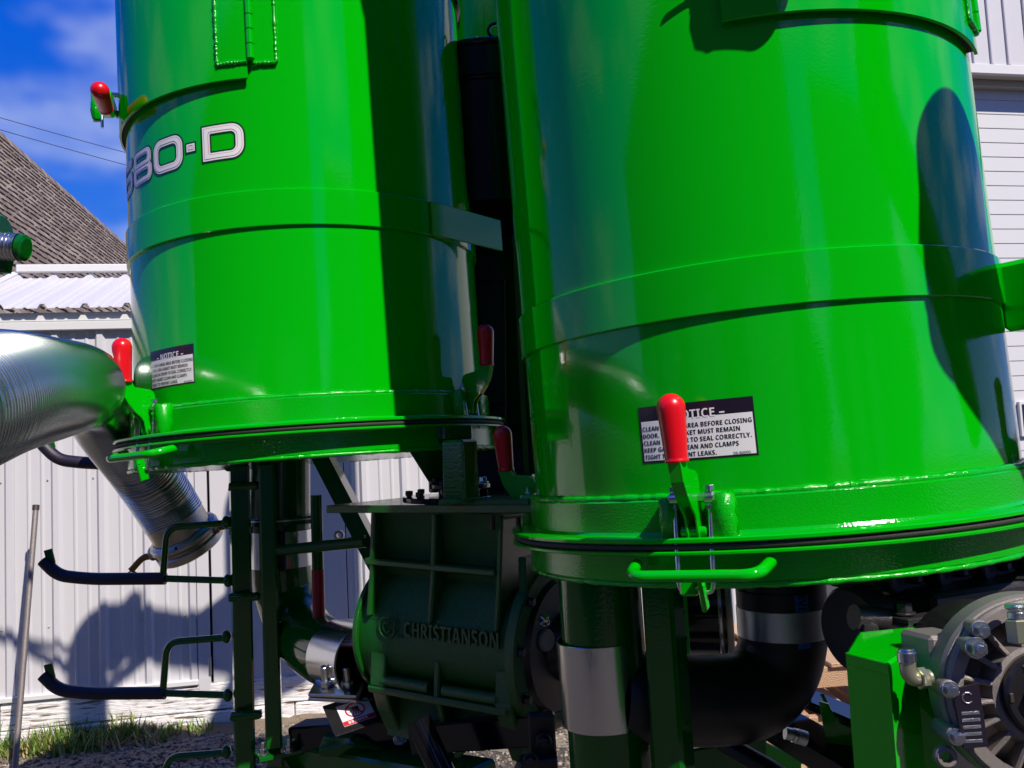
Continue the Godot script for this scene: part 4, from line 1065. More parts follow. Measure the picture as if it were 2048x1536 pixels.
	for k in 5: part("plate_hole", MB.new().cyl(Transform3D(Basis(Vector3.RIGHT, PI / 2), Vector3([-.005, .010, -.012, .012, .0][k], .065 - .033 * k, .003)), .009, .0045, .001, 16), M["black gloss"], pla)

	# frame members along the bottom of the picture
	var G: Material = M["shaded green paint"]
	var f := thing("main_beam", "dark green square frame beam under the airlock, lit dull from the ground", "frame beam", at(640, 1500, 2.9))
	var fo := f.position
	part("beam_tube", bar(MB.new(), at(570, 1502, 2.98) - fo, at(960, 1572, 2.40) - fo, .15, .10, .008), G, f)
	part("top_gusset", MB.new().prism(Transform3D(Basis(Vector3.RIGHT, .25), at(770, 1476, 2.72) - fo), PackedVector2Array([Vector2(-.19, .005), Vector2(-.10, .018), Vector2(.13, -.035), Vector2(.14, -.055), Vector2(-.19, -.02)]), .10, .003), G, f)
	bolt("frame_bolt", f, at(800, 1478, 2.6) - fo, Vector3(0, .6, 1), .014, M["zinc steel"])
	var f2b := thing("cross_beam", "black cross beam with pale upper edge behind the airlock foot", "frame beam", at(600, 1466, 2.7))
	fo = f2b.position
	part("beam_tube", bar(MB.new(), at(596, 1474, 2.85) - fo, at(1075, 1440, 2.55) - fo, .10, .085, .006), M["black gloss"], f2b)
	var f3 := thing("drop_leg", "round black tube leg slanting down from the airlock foot", "frame leg", at(835, 1440, 2.1))
	fo = f3.position
	part("leg_tube", MB.new().tube([Vector3.ZERO, at(880, 1536, 2.08) - fo, at(1000, 1790, 2.04) - fo], .030, 24), M["black gloss"], f3)
	var f4 := thing("skid_bar", "flat black bar beneath the airlock above the sunlit gravel", "frame beam", at(960, 1450, 2.2))
	fo = f4.position
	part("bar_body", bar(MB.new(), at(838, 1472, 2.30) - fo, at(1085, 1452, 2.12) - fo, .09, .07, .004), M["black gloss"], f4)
	var fn := thing("anchor_bracket", "black bolted bracket low between the airlock and the sleeved pipe", "bracket", at(1085, 1490, 2.0))
	fo = fn.position
	part("bracket_plate", MB.new().box(Transform3D(Basis.IDENTITY, at(1085, 1490, 2.0) - fo), Vector3(.06, .14, .03), .004).prism(Transform3D(Basis.IDENTITY, at(1060, 1528, 1.98) - fo), PackedVector2Array([Vector2(-.045, -.03), Vector2(-.02, .012), Vector2(.06, .02), Vector2(.06, -.03)]), .06, .003), M["black paint"], fn)
	bolt("anchor_bolt", fn, at(1062, 1522, 1.93) - fo, Vector3.BACK, .013, M["black paint"])
	bolt("anchor_bolt", fn, at(1088, 1482, 1.97) - fo, Vector3(-.3, 0, 1), .013, M["black paint"])
	# far side member with bright lit plate
	var f5 := thing("side_rail", "low green frame rail with pale top face beyond the rubber hose", "frame beam", at(1450, 1510, 2.2))
	fo = f5.position
	part("rail_tube", bar(MB.new(), at(1180, 1560, 2.28) - fo, at(1536, 1506, 2.22) - fo, .085, .10, .005), G, f5)
	part("sunlit_plate", MB.new().prism(Transform3D(Basis.IDENTITY, at(1566, 1512, 2.18) - fo), PackedVector2Array([Vector2(-.042, .036), Vector2(.042, -.010), Vector2(.036, -.10), Vector2(-.042, -.10)]), .012, .002), M["green paint"], f5)
	var f6 := thing("drawbar", "black sloping drawbar with a hydraulic coupler lying on it", "frame beam", at(1640, 1480, 1.95))
	fo = f6.position
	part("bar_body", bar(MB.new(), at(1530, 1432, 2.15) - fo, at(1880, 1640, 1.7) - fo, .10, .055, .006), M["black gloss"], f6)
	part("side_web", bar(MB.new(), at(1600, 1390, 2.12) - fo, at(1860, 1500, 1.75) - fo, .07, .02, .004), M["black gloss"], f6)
	var cpl := thing("hydraulic_coupler", "small dark hydraulic coupler with a bright collar lying on the drawbar", "coupler", at(1592, 1473, 1.90))
	fo = cpl.position
	part("coupler_body", MB.new().tube([at(1570, 1466, 1.90) - fo, at(1588, 1470, 1.90) - fo], .013, 18).tube([at(1594, 1472, 1.90) - fo, at(1612, 1478, 1.90) - fo], .0155, 18), M["galvanised steel"], cpl)
	part("collar", MB.new().tube([at(1586, 1470, 1.90) - fo, at(1592, 1472, 1.90) - fo], .0150, 18), M["zinc steel"], cpl)
	var hz := thing("hydraulic_hose", "black hydraulic hose sweeping down under the rubber elbow", "hose", at(1450, 1480, 1.95))
	fo = hz.position
	part("hose_line", MB.new().tube(smooth_path([at(1380, 1440, 2.05) - fo, at(1430, 1474, 1.97) - fo, at(1490, 1510, 1.90) - fo, at(1570, 1560, 1.80) - fo, at(1700, 1680, 1.6) - fo], 8), .020, 18), M["black rubber"], hz)
	var wh := thing("wire_hook", "thin black wire hook hanging below the engine over gravel", "hook", at(1618, 1400, 2.0))
	fo = wh.position
	part("hook_wire", MB.new().tube(filleted([at(1618, 1350, 2.0) - fo, at(1620, 1412, 2.0) - fo, at(1610, 1416, 2.0) - fo, at(1600, 1408, 2.0) - fo], .012), .0035, 10), M["black gloss"], wh)
	part("clip", MB.new().box(Transform3D(Basis(Vector3.BACK, .4), at(1648, 1396, 2.0) - fo), Vector3(.008, .022, .01), .002), M["green paint"], wh)
	var tl := thing("tail_bracket", "dull green bent bracket below the engine in front of gravel", "bracket", at(1670, 1450, 1.95))
	fo = tl.position
	part("bracket_sheet", MB.new().prism(Transform3D(Basis(Vector3.UP, -.3), Vector3.ZERO), PackedVector2Array([Vector2(-.03, .05), Vector2(-.01, .045), Vector2(.0, .02), Vector2(.09, -.01), Vector2(.09, -.06), Vector2(-.02, -.05)]), .01, .002), M["green paint"], tl)

	# diagonal flat bar and red-handled rod behind the elbow
	var dg := thing("diagonal_brace", "wide dark green brace slanting down behind the airlock top plate", "frame beam", at(690, 1020, 2.85))
	fo = dg.position
	part("brace_bar", bar(MB.new(), at(618, 860, 2.85) - fo, at(790, 1190, 2.80) - fo, .052, .11, .004, Vector3.BACK), G, dg)
	part("eye_bolt", MB.new().ring(along(Vector3.BACK, at(679, 1070, 2.84) - fo), .007, .016, .012, .002, 20), M["galvanised steel"], dg)
	var rd := thing("jack_handle", "upright dark green rod with a red plastic sleeve behind the elbow pipe", "rod", at(640, 1205, 2.75))
	fo = rd.position
	part("rod_bar", MB.new().tube([at(632, 990, 2.75) - fo, at(636, 1150, 2.75) - fo], .018, 16), G, rd)
	part("red_sleeve", MB.new().tube([at(635.5, 1139, 2.75) - fo, at(641, 1330, 2.75) - fo], .0195, 16), M["red plastic"], rd)

	# silencer drum and dark housing in the gap between the tanks
	var sl := thing("silencer_drum", "black upright drum with a lifting eye in the gap between the tanks", "drum", at(985, 432, 2.75))
	fo = sl.position
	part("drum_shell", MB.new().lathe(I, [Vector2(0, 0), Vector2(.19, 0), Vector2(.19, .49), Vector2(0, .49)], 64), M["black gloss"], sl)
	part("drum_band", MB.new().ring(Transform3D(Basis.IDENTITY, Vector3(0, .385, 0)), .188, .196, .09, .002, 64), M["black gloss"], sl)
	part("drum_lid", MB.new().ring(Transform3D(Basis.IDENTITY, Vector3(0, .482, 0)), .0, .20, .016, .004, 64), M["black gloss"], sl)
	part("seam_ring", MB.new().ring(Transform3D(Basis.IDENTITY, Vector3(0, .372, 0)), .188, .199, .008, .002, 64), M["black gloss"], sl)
	var eye: Array = []
	var ec := at(991, 61, 2.60) - fo
	for k in 25: eye.append(ec + Vector3(cos(TAU * k / 24), sin(TAU * k / 24), 0) * .022)
	part("lifting_eye", MB.new().tube(eye, .0055, 10, false), M["black gloss"], sl)
	part("lid_stud", MB.new().tube([at(952, 80, 2.6) - fo, at(952, 72, 2.6) - fo], .003, 8), M["zinc steel"], sl)
	var hood := thing("engine_hood", "tall black sheet housing filling the gap between the two tanks", "engine cover", at(1000, 1000, 2.95))
	fo = hood.position
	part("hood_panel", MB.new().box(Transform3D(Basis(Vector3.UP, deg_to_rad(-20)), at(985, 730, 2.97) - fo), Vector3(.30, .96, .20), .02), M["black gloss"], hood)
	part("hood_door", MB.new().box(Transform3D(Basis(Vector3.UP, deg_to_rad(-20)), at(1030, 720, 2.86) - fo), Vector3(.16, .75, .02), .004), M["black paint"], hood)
	part("hood_seam", MB.new().tube([at(1009, 560, 2.83) - fo, at(1011, 1000, 2.83) - fo], .003, 8), M["black paint"], hood)
	var slv := thing("sunlit_panel", "narrow bright green panel behind the bare clamp handle between the tanks", "panel", at(1062, 975, 3.1))
	part("panel_sheet", MB.new().box(I, Vector3(.12, .28, .02), .003), M["green paint"], slv)
	var rear := thing("rear_cyclone", "sunlit green drum with a welded pipe stub high behind the black drum", "tank", at(985, 190, 3.6))
	fo = rear.position
	part("drum_shell", MB.new().cyl(I, .36, .85, .01, 72), M["green paint"], rear)
	var sd := Vector3(-.55, .12, .83).normalized()
	part("pipe_stub", MB.new().tube([Vector3(-.145, .38, .24), Vector3(-.145, .38, .24) + sd * .23], .115, 40), M["green paint"], rear)
	var sw: Array = []
	var sx := along(sd, Vector3(-.171, .386, .285))
	for k in 41: sw.append(sx * (Vector3(cos(TAU * k / 40), .02, sin(TAU * k / 40)) * .119))
	part("weld_bead", weld_line(MB.new(), sw, .008, 71), M["green weld paint"], rear)

	# bolt close to the lens
	var nb := thing("threaded_bolt", "zinc threaded bolt with green nut close to the camera before the shingle roof", "bolt", at(-20, 497, .80))
	fo = nb.position
	var tr := ribbed_path([at(-6, 492, .80) - fo, at(42, 495, .80) - fo], .0118, .0036, .0014)
	part("thread", MB.new().tube(tr[0], tr[1], 24), M["zinc steel"], nb)
	part("green_end", MB.new().tube([at(41, 495, .80) - fo, at(50, 496, .80) - fo, at(53, 496.5, .80) - fo], [.0124, .0124, .009], 20), M["shaded green paint"], nb)
	part("green_bracket", MB.new().prism(Transform3D(Basis.IDENTITY, at(10, 505, .815) - fo), PackedVector2Array([Vector2(-.03, .022), Vector2(.004, .018), Vector2(.008, -.002), Vector2(.004, -.020), Vector2(-.03, -.018)]), .012, .003), M["shaded green paint"], nb)
	part("washer", MB.new().cyl(along(Vector3.RIGHT, at(-14, 470, .80) - fo), .019, .010, .002, 24), M["zinc steel"], nb)

# ------------------------------------------------------------------ sheds and yard
const WP := Vector3(-2.98, 0, -5.07)
func build_sheds() -> void:
	var wd := Vector3(.981, 0, -.196).normalized()
	var wn := Vector3(.196, 0, .981).normalized()
	var B := Basis(wd, Vector3.UP, wn)
	var shed := thing("metal_shed", "low white ribbed metal shed with timber base planks, behind the machine", "shed", WP, B)
	var inv := Transform3D(B, WP).affine_inverse()
	var sp := func(px: float, py: float) -> Vector3: return inv * at_plane(px, py, WP, wn)
	var W: Material = M["white sheet metal"]
	var y0: float = sp.call(10, 1397).y
	var y1: float = sp.call(260, 655).y
	var d0: float = sp.call(396, 1250).x         # panel end beside the door
	var d1: float = sp.call(423, 1250).x
	var d2: float = sp.call(690, 1000).x
	# ribbed wall sheets, four ribs each
	var pitch := .2485
	var rib0: float = sp.call(10, 1250).x
	var one := func(x0: float, x1: float, r0: float) -> MB:
		var mb := MB.new()
		var prof: Array = [Vector2(x0, 0)]
		var k := ceili((x0 - r0) / pitch) - 1
		while true:
			var c := r0 + k * pitch
			if c - .06 > x1: break
			for q: Vector2 in [Vector2(-.030, 0), Vector2(-.014, .021), Vector2(.014, .021), Vector2(.030, 0), Vector2(.088, 0), Vector2(.096, .005), Vector2(.104, .005), Vector2(.112, 0), Vector2(.160, 0), Vector2(.168, .005), Vector2(.176, .005), Vector2(.184, 0)]:
				var xx := c + q.x
				if xx > x0 + .001 and xx < x1 - .001: prof.append(Vector2(xx, q.y))
			k += 1
		prof.append(Vector2(x1, 0))
		for j in prof.size() - 1:
			var a: Vector2 = prof[j]; var b: Vector2 = prof[j + 1]
			mb.flat(Vector3(a.x, y0, a.y), Vector3(b.x, y0, b.y), Vector3(b.x, y1, b.y), Vector3(a.x, y1, a.y), Vector3.BACK)
			mb.flat(Vector3(a.x, y0, a.y - .004), Vector3(b.x, y0, b.y - .004), Vector3(b.x, y0, b.y), Vector3(a.x, y0, a.y), Vector3.DOWN)
		return mb
	var x := d0
	var n := 0
	while x > -4.2:
		var xa := x - pitch * 4
		var sh := part("wall_sheet", one.call(xa, x, rib0 + .03), W, shed)
		sh.position.z = .0015 * (n % 2)
		# screws in rows
		for row: float in [.38, 1.22, 2.0]:
			var sm := MB.new()
			for c in 4: sm.ball(Vector3(x - .07 - c * pitch, y0 + row, .003), .0055, Vector3(1, 1, .6), 8)
			part("screw_row", sm, M["galvanised steel"], sh).set_meta("kind", "stuff")
		x = xa; n += 1
	part("door_leaf", MB.new().box(Transform3D(Basis.IDENTITY, Vector3((d1 + d2) * .5, (y0 + y1) * .5 - .06, -.008)), Vector3(d2 - d1 - .012, y1 - y0 + .12, .03), .003), W, shed)
	part("door_trim", MB.new().box(Transform3D(Basis.IDENTITY, Vector3((d0 + d1) * .5 - .004, (y0 + y1) * .5 - .03, .006)), Vector3(d1 - d0 - .008, y1 - y0 + .10, .03), .003), W, shed)
	part("hinge", MB.new().cyl(Transform3D(Basis.IDENTITY, sp.call(421, 1350) + Vector3(0, 0, .016)), .010, .11, .002, 14), M["galvanised steel"], shed)
	x = d2
	n = 0
	while x < 4.0:
		var sh2 := part("wall_sheet", one.call(x, x + pitch * 4, d2 + .12), W, shed)
		sh2.position.z = .0015 * (n % 2)
		x += pitch * 4; n += 1
	var t0 := -4.2
	var t1 := 4.0
	part("inner_wall", MB.new().box(Transform3D(Basis.IDENTITY, Vector3((t0 + t1) * .5, 1.25, -.10)), Vector3(t1 - t0, 2.3, .10), .0), M["seam shadow gap"], shed)
	part("base_trim", MB.new().box(Transform3D(Basis.IDENTITY, Vector3((t0 + d0) * .5, y0 - .006, .012)), Vector3(d0 - t0, .03, .045), .004), M["white trim"], shed)
	# timber base
	var ht := [y0 - .018, .105, -.03]
	for k in 2:
		var hh: float = ht[k] - ht[k + 1] - .006
		var px := t0
		while px < t1:
			var ln := 2.4 + .5 * fmod(px * 7.3 + k * 1.7, 1.0)
			var pk := part("base_plank", MB.new().box(Transform3D(Basis.IDENTITY, Vector3(px + ln * .5, (ht[k] + ht[k + 1]) * .5, -.005 + .018 * k)), Vector3(ln - .006, hh, .045), .006), M["peeling white timber"], shed)
			px += ln
	# eave: wall cap trims, soffit, ribbed roof sheets
	part("wall_cap", MB.new().box(Transform3D(Basis.IDENTITY, Vector3((t0 + t1) * .5, y1 + .012, .020)), Vector3(t1 - t0, .050, .05), .003).box(Transform3D(Basis.IDENTITY, Vector3((t0 + t1) * .5, y1 + .068, .012)), Vector3(t1 - t0, .052, .03), .003), M["white trim"], shed)
	var over := .075
	var ev := inv * at_plane(130, 615, WP + wn * over, wn)
	part("soffit_board", MB.new().box(Transform3D(Basis.IDENTITY, Vector3((t0 + t1) * .5, (y1 + .094 + ev.y - .02) * .5, -.04)), Vector3(t1 - t0, ev.y - .02 - y1 - .094, .09), .0), M["soffit tan"], shed)
	var slope := .374
	var rl := 1.05
	var rp := .232
	var rx := t0
	var mroof := func(x0: float, cnt: int) -> MB:
		var mb := MB.new()
		var prof: Array = []
		for k in cnt:
			for q: Vector2 in [Vector2(0, 0), Vector2(.018, 0), Vector2(.034, .026), Vector2(.058, .026), Vector2(.074, 0), Vector2(.112, 0), Vector2(.120, .007), Vector2(.130, .007), Vector2(.138, 0), Vector2(.172, 0), Vector2(.180, .007), Vector2(.190, .007), Vector2(.198, 0)]:
				prof.append(Vector2(x0 + k * rp + q.x, q.y))
		prof.append(Vector2(x0 + cnt * rp, 0))
		for j in prof.size() - 1:
			var a: Vector2 = prof[j]; var b: Vector2 = prof[j + 1]
			var e := Vector3(0, ev.y, over); var u := Vector3(0, ev.y + slope * rl, over - rl)
			mb.flat(e + Vector3(a.x, a.y, 0), e + Vector3(b.x, b.y, 0), u + Vector3(b.x, b.y, 0), u + Vector3(a.x, a.y, 0), Vector3(0, 1, .3))
			mb.flat(e + Vector3(a.x, a.y - .004, -.002), e + Vector3(b.x, b.y - .004, -.002), u + Vector3(b.x, b.y - .004, 0), u + Vector3(a.x, a.y - .004, 0), Vector3(0, -1, -.3))
			mb.flat(e + Vector3(a.x, a.y - .004, 0), e + Vector3(b.x, b.y - .004, 0), e + Vector3(b.x, b.y, 0), e + Vector3(a.x, a.y, 0), Vector3.BACK)
		return mb
	while rx < t1:
		part("roof_sheet", mroof.call(rx, 4), W, shed)
		rx += rp * 4
	var rg := Vector3(0, ev.y + slope * rl, over - rl)
	part("ridge_trim", MB.new().box(Transform3D(Basis.IDENTITY, Vector3((inv * at(38, 551, 6.0)).x + 3.2, rg.y + .060, rg.z + .02)), Vector3(6.4, .055, .06), .006), M["white trim"], shed)
	part("hip_trim", bar(MB.new(), inv * at(34, 556, 6.0), inv * at(-60, 606, 5.2), .05, .09, .004), M["white trim"], shed)

	# steep shingled roof behind
	build_shingles()

	# tall white building at the picture's edge
	var bo := at(2000, 900, 9.0); bo.y = 0
	var bldg := thing("white_building", "tall white lap-sided building with a ribbed upper wall at the picture edge", "building", bo, B)
	var binv := Transform3D(B, bo).affine_inverse()
	var bp := func(px: float, py: float, off := 0.0) -> Vector3: return binv * at_plane(px, py, bo + wn * off, wn)
	var ph: float = (bp.call(2000, 640) as Vector3).y
	var stp: float = ((bp.call(2000, 400) as Vector3).y - (bp.call(2000, 516) as Vector3).y) / 4.0
	var ybase: float = (bp.call(2000, 516) as Vector3).y
	for k in range(-22, 12):
		var yc := ybase + stp * (k + .5)
		if yc < .1: continue
		part("siding_board", MB.new().prism(Transform3D(Basis(Vector3(0, 0, 1), Vector3.UP, Vector3(-1, 0, 0)), Vector3(1.4, yc, 0)), PackedVector2Array([Vector2(-.03, -stp * .5), Vector2(.005, -stp * .5), Vector2(.006, -stp * .5 + .004), Vector2(.0, stp * .5 - .003), Vector2(-.03, stp * .5 - .003)]), 5.0, .0), M["white siding"], bldg)
	part("core_wall", MB.new().box(Transform3D(Basis.IDENTITY, Vector3(1.4, 3.6, -.2)), Vector3(5.0, 7.2, .34), .0), M["white siding"], bldg)
	var uo := .25
	var uy: float = (bp.call(2000, 148, uo) as Vector3).y
	part("eave_fascia", MB.new().box(Transform3D(Basis.IDENTITY, Vector3(1.4, uy + .05, uo - .02)), Vector3(5.0, .10, .05), .004), M["white trim"], bldg)
	part("soffit", MB.new().box(Transform3D(Basis.IDENTITY, Vector3(1.4, uy + .02, uo * .5 - .03)), Vector3(5.0, .03, uo), .0), M["soffit tan"], bldg)
	part("soffit_strip", MB.new().box(Transform3D(Basis.IDENTITY, Vector3(1.4, uy - .03, .05)), Vector3(5.0, .07, .10), .004), M["soffit tan"], bldg)
	for k in 6:
		var ux := -1.1 + .82 * k
		var um := MB.new()
		um.box(Transform3D(Basis.IDENTITY, Vector3(ux + .41, uy + 1.2, uo - .03)), Vector3(.81, 2.2, .02), .001)
		for rr: float in [.02, .18, .40, .60]:
			um.box(Transform3D(Basis.IDENTITY, Vector3(ux + rr, uy + 1.2, uo - .012)), Vector3(.03 if rr != .18 else .012, 2.2, .03), .006)
		part("upper_sheet", um, W, bldg)
	var wq: Vector3 = bp.call(2044, 838)
	var win := part("window", MB.new().box(Transform3D(Basis.IDENTITY, wq + Vector3(.07, 0, .02)), Vector3(.24, .36, .04), .003), M["white trim"], bldg)
	part("pane", MB.new().box(Transform3D(Basis.IDENTITY, wq + Vector3(.07, 0, .036)), Vector3(.19, .30, .012), .001), M["dark glass"], win)

	# leaning pipe against the shed
	var pa := at(30, 1536, 4.55); var pb := at(72, 1012, 4.9)
	pa = pa + (pa - pb) * .09
	var lp := thing("leaning_rod", "thin weathered steel rod leaning upright before the white shed", "rod", pa)
	var LP: Array = []
	for k in 9: LP.append((pb - pa) * (k / 8.0))
	part("rod_shaft", MB.new().tube(LP, .0150, 14), M["dark aged rod"], lp)
	part("rod_cap", MB.new().tube([(pb - pa) * .985, (pb - pa) * 1.003], .0185, 14), M["dark rusty steel"], lp)

	# overhead wires
	for k in 2:
		var a := at(-400, [118.0, 141.0][k], 22.0); var b := at(700, [437.0, 437.0][k] - [26.0, 0.0][k] * 1.0, 40.0)
		var wr := MB.new()
		var pts: Array = []
		for j in 25:
			var s := j / 24.0
			pts.append(a.lerp(b, s) - a - Vector3.UP * sin(PI * s) * .25)
		wr.tube(pts, .011, 6)
		var o := thing("overhead_wire", ["upper of the two thin wires crossing the blue sky", "lower of the two thin wires crossing the blue sky"][k], "wire", a)
		part("cable", wr, M["wire"], o)

	# pallets seen through the gap
	for k in 3:
		var po := at(1425, [1330.0, 1290.0, 1236.0][k], 4.35 - .12 * k)
		po.y = [.02, .19, .37][k]
		var pt := thing("wooden_pallet", ["lowest wooden pallet in the stack seen below the black motor", "middle wooden pallet in the stack seen below the black motor", "topmost wooden pallet in the stack seen below the black motor"][k], "pallet", Vector3(1.02 + .05 * k, po.y, -4.35 - .1 * k), Basis(Vector3.UP, -.12 + .1 * k), "pallets stacked beyond the motor")
		for j in 6: part("deck_board", MB.new().box(Transform3D(Basis.IDENTITY, Vector3(-.5 + .2 * j, .130, 0)), Vector3(.145, .020, 1.0), .003), M["pallet wood %d" % ((j + k) % 3)], pt)
		for j in 3: part("stringer", MB.new().box(Transform3D(Basis.IDENTITY, Vector3(0, .074, -.46 + .46 * j)), Vector3(1.2, .09, .045), .003), M["pallet wood %d" % ((j + 1) % 3)], pt)
		for j in 3: part("bottom_board", MB.new().box(Transform3D(Basis.IDENTITY, Vector3(-.5 + .5 * j, .018, 0)), Vector3(.145, .020, 1.0), .003), M["pallet wood %d" % (j % 3)], pt)

func build_shingles() -> void:
	var d := at(760, 930, 1000.0) - EYE; d.y = 0; d = d.normalized()          # runs away along the courses
	var s := Vector3(cos(deg_to_rad(60.0)), -sin(deg_to_rad(60.0)), 0)
	s = (s - d * s.dot(d)).normalized()                                       # down the slope
	var nrm := d.cross(s).normalized()
	if nrm.y < 0: nrm = -nrm
	var o := at(0, 540, 9.0)
	var roof := thing("shingle_roof_house", "house with a steep weathered brown shingle roof behind the white shed", "house", Vector3(o.x, 0, o.z))
	var base := roof.position
	var r0 := at_plane(-30, 246, o, nrm); var r1 := at_plane(262, 504, o, nrm)
	var ed := (r1 - r0).normalized()                                          # upper edge
	var back := r1 + ed * 3.0; var front := r0 - ed * 3.0
	var mb := MB.new()
	var dn := s * 4.2
	mb.flat(front - base - nrm * .03, back - base - nrm * .03, back + dn - base - nrm * .03, front + dn - base - nrm * .03, nrm)
	mb.flat(front - base - nrm * .10, back - base - nrm * .10, back + dn - base - nrm * .10, front + dn - base - nrm * .10, -nrm)
	part("roof_deck", mb, M["roof underlay"], roof)
	part("house_wall", MB.new().box(Transform3D(Basis(d, Vector3.UP, d.cross(Vector3.UP)), (o + d * 1.5 + s * 1.6 - base) * Vector3(1, 0, 1) + Vector3(-.6, 1.1, 0)), Vector3(7.0, 2.2, .2), 0.0), M["far wall"], roof)
	# shingles: courses down the slope, tabs along d, half-lapped
	var ex := .135; var wdt := .20
	var meshes: Array = []
	for k in 3:
		meshes.append(MB.new().box(I, Vector3(wdt - .014 - .010 * k, .030, ex + .05), .002).mesh())
	var list: Array = []
	rng.seed = 77
	for c in range(-40, 34):
		for t in range(-30, 90):
			var p := o + s * (ex * c + rng.randf_range(-.010, .010)) + d * (wdt * (t + .5 * (c & 1)) + rng.randf_range(-.02, .02))
			# below the upper edge, and in the part of the slope that the yard can see
			if (p - r0).dot((s - ed * s.dot(ed)).normalized()) < .03: continue
			var q := cam_basis.inverse() * (p - EYE)
			var px := 1024.0 + FOCAL * q.x / -q.z; var py := 768.0 - FOCAL * q.y / -q.z
			if px < -220 or px > 420 or py < 150 or py > 640: continue
			var vis := 1.0 if px > -4 and px < 262 and py > 250 and py < 552 else 0.0
			list.append([-vis * 100.0 / -q.z * 1.0, p, rng.randi_range(0, 2), rng.randi_range(0, 3), rng.randf_range(-.02, .02)])
	list.sort_custom(func(a, b): return a[0] < b[0])
	var bas := Basis(d, nrm, d.cross(nrm))
	if bas.z.dot(s) < 0: bas = Basis(-d, nrm, (-d).cross(nrm))
	var rest: Array = []
	for k in list.size():
		var e: Array = list[k]
		var bb := bas * Basis(Vector3.RIGHT, -.15 + e[4] * 2.0) * Basis(Vector3.UP, e[4] * .6)
		var tr := Transform3D(bb, (e[1] as Vector3) - base + nrm * .006)
		if k < 300: put("shingle", meshes[e[2]], M["shingle %d" % e[3]], roof, tr)
		else: rest.append([tr, e[3]])
	for m in 4:
		var mm := MultiMesh.new()
		mm.transform_format = MultiMesh.TRANSFORM_3D
		mm.mesh = meshes[m % 3]
		var sel: Array = rest.filter(func(e): return e[1] == m)
		mm.instance_count = sel.size()
		for k in sel.size(): mm.set_instance_transform(k, sel[k][0])
		var mi := MultiMeshInstance3D.new()
		mi.multimesh = mm; mi.material_override = M["shingle %d" % m]
		mi.name = "more_shingles" if m == 0 else "more_shingles_%03d" % m
		mi.set_meta("kind", "stuff")
		roof.add_child(mi)
	# cap shingles along the upper edge
	var ln := (back - front).length()
	var cb := Basis(ed, nrm, ed.cross(nrm))
	for k in int(ln / .17):
		var pc := front + ed * (.17 * k)
		var q2 := cam_basis.inverse() * (pc - EYE)
		var px2 := 1024.0 + FOCAL * q2.x / -q2.z
		if px2 < -200 or px2 > 330: continue
		put("cap_shingle", meshes[0], M["shingle %d" % (k % 4)], roof, Transform3D(cb * Basis(Vector3.BACK, .05) * Basis(Vector3.UP, .1 * sin(k * 2.1)), pc - base + nrm * .02))

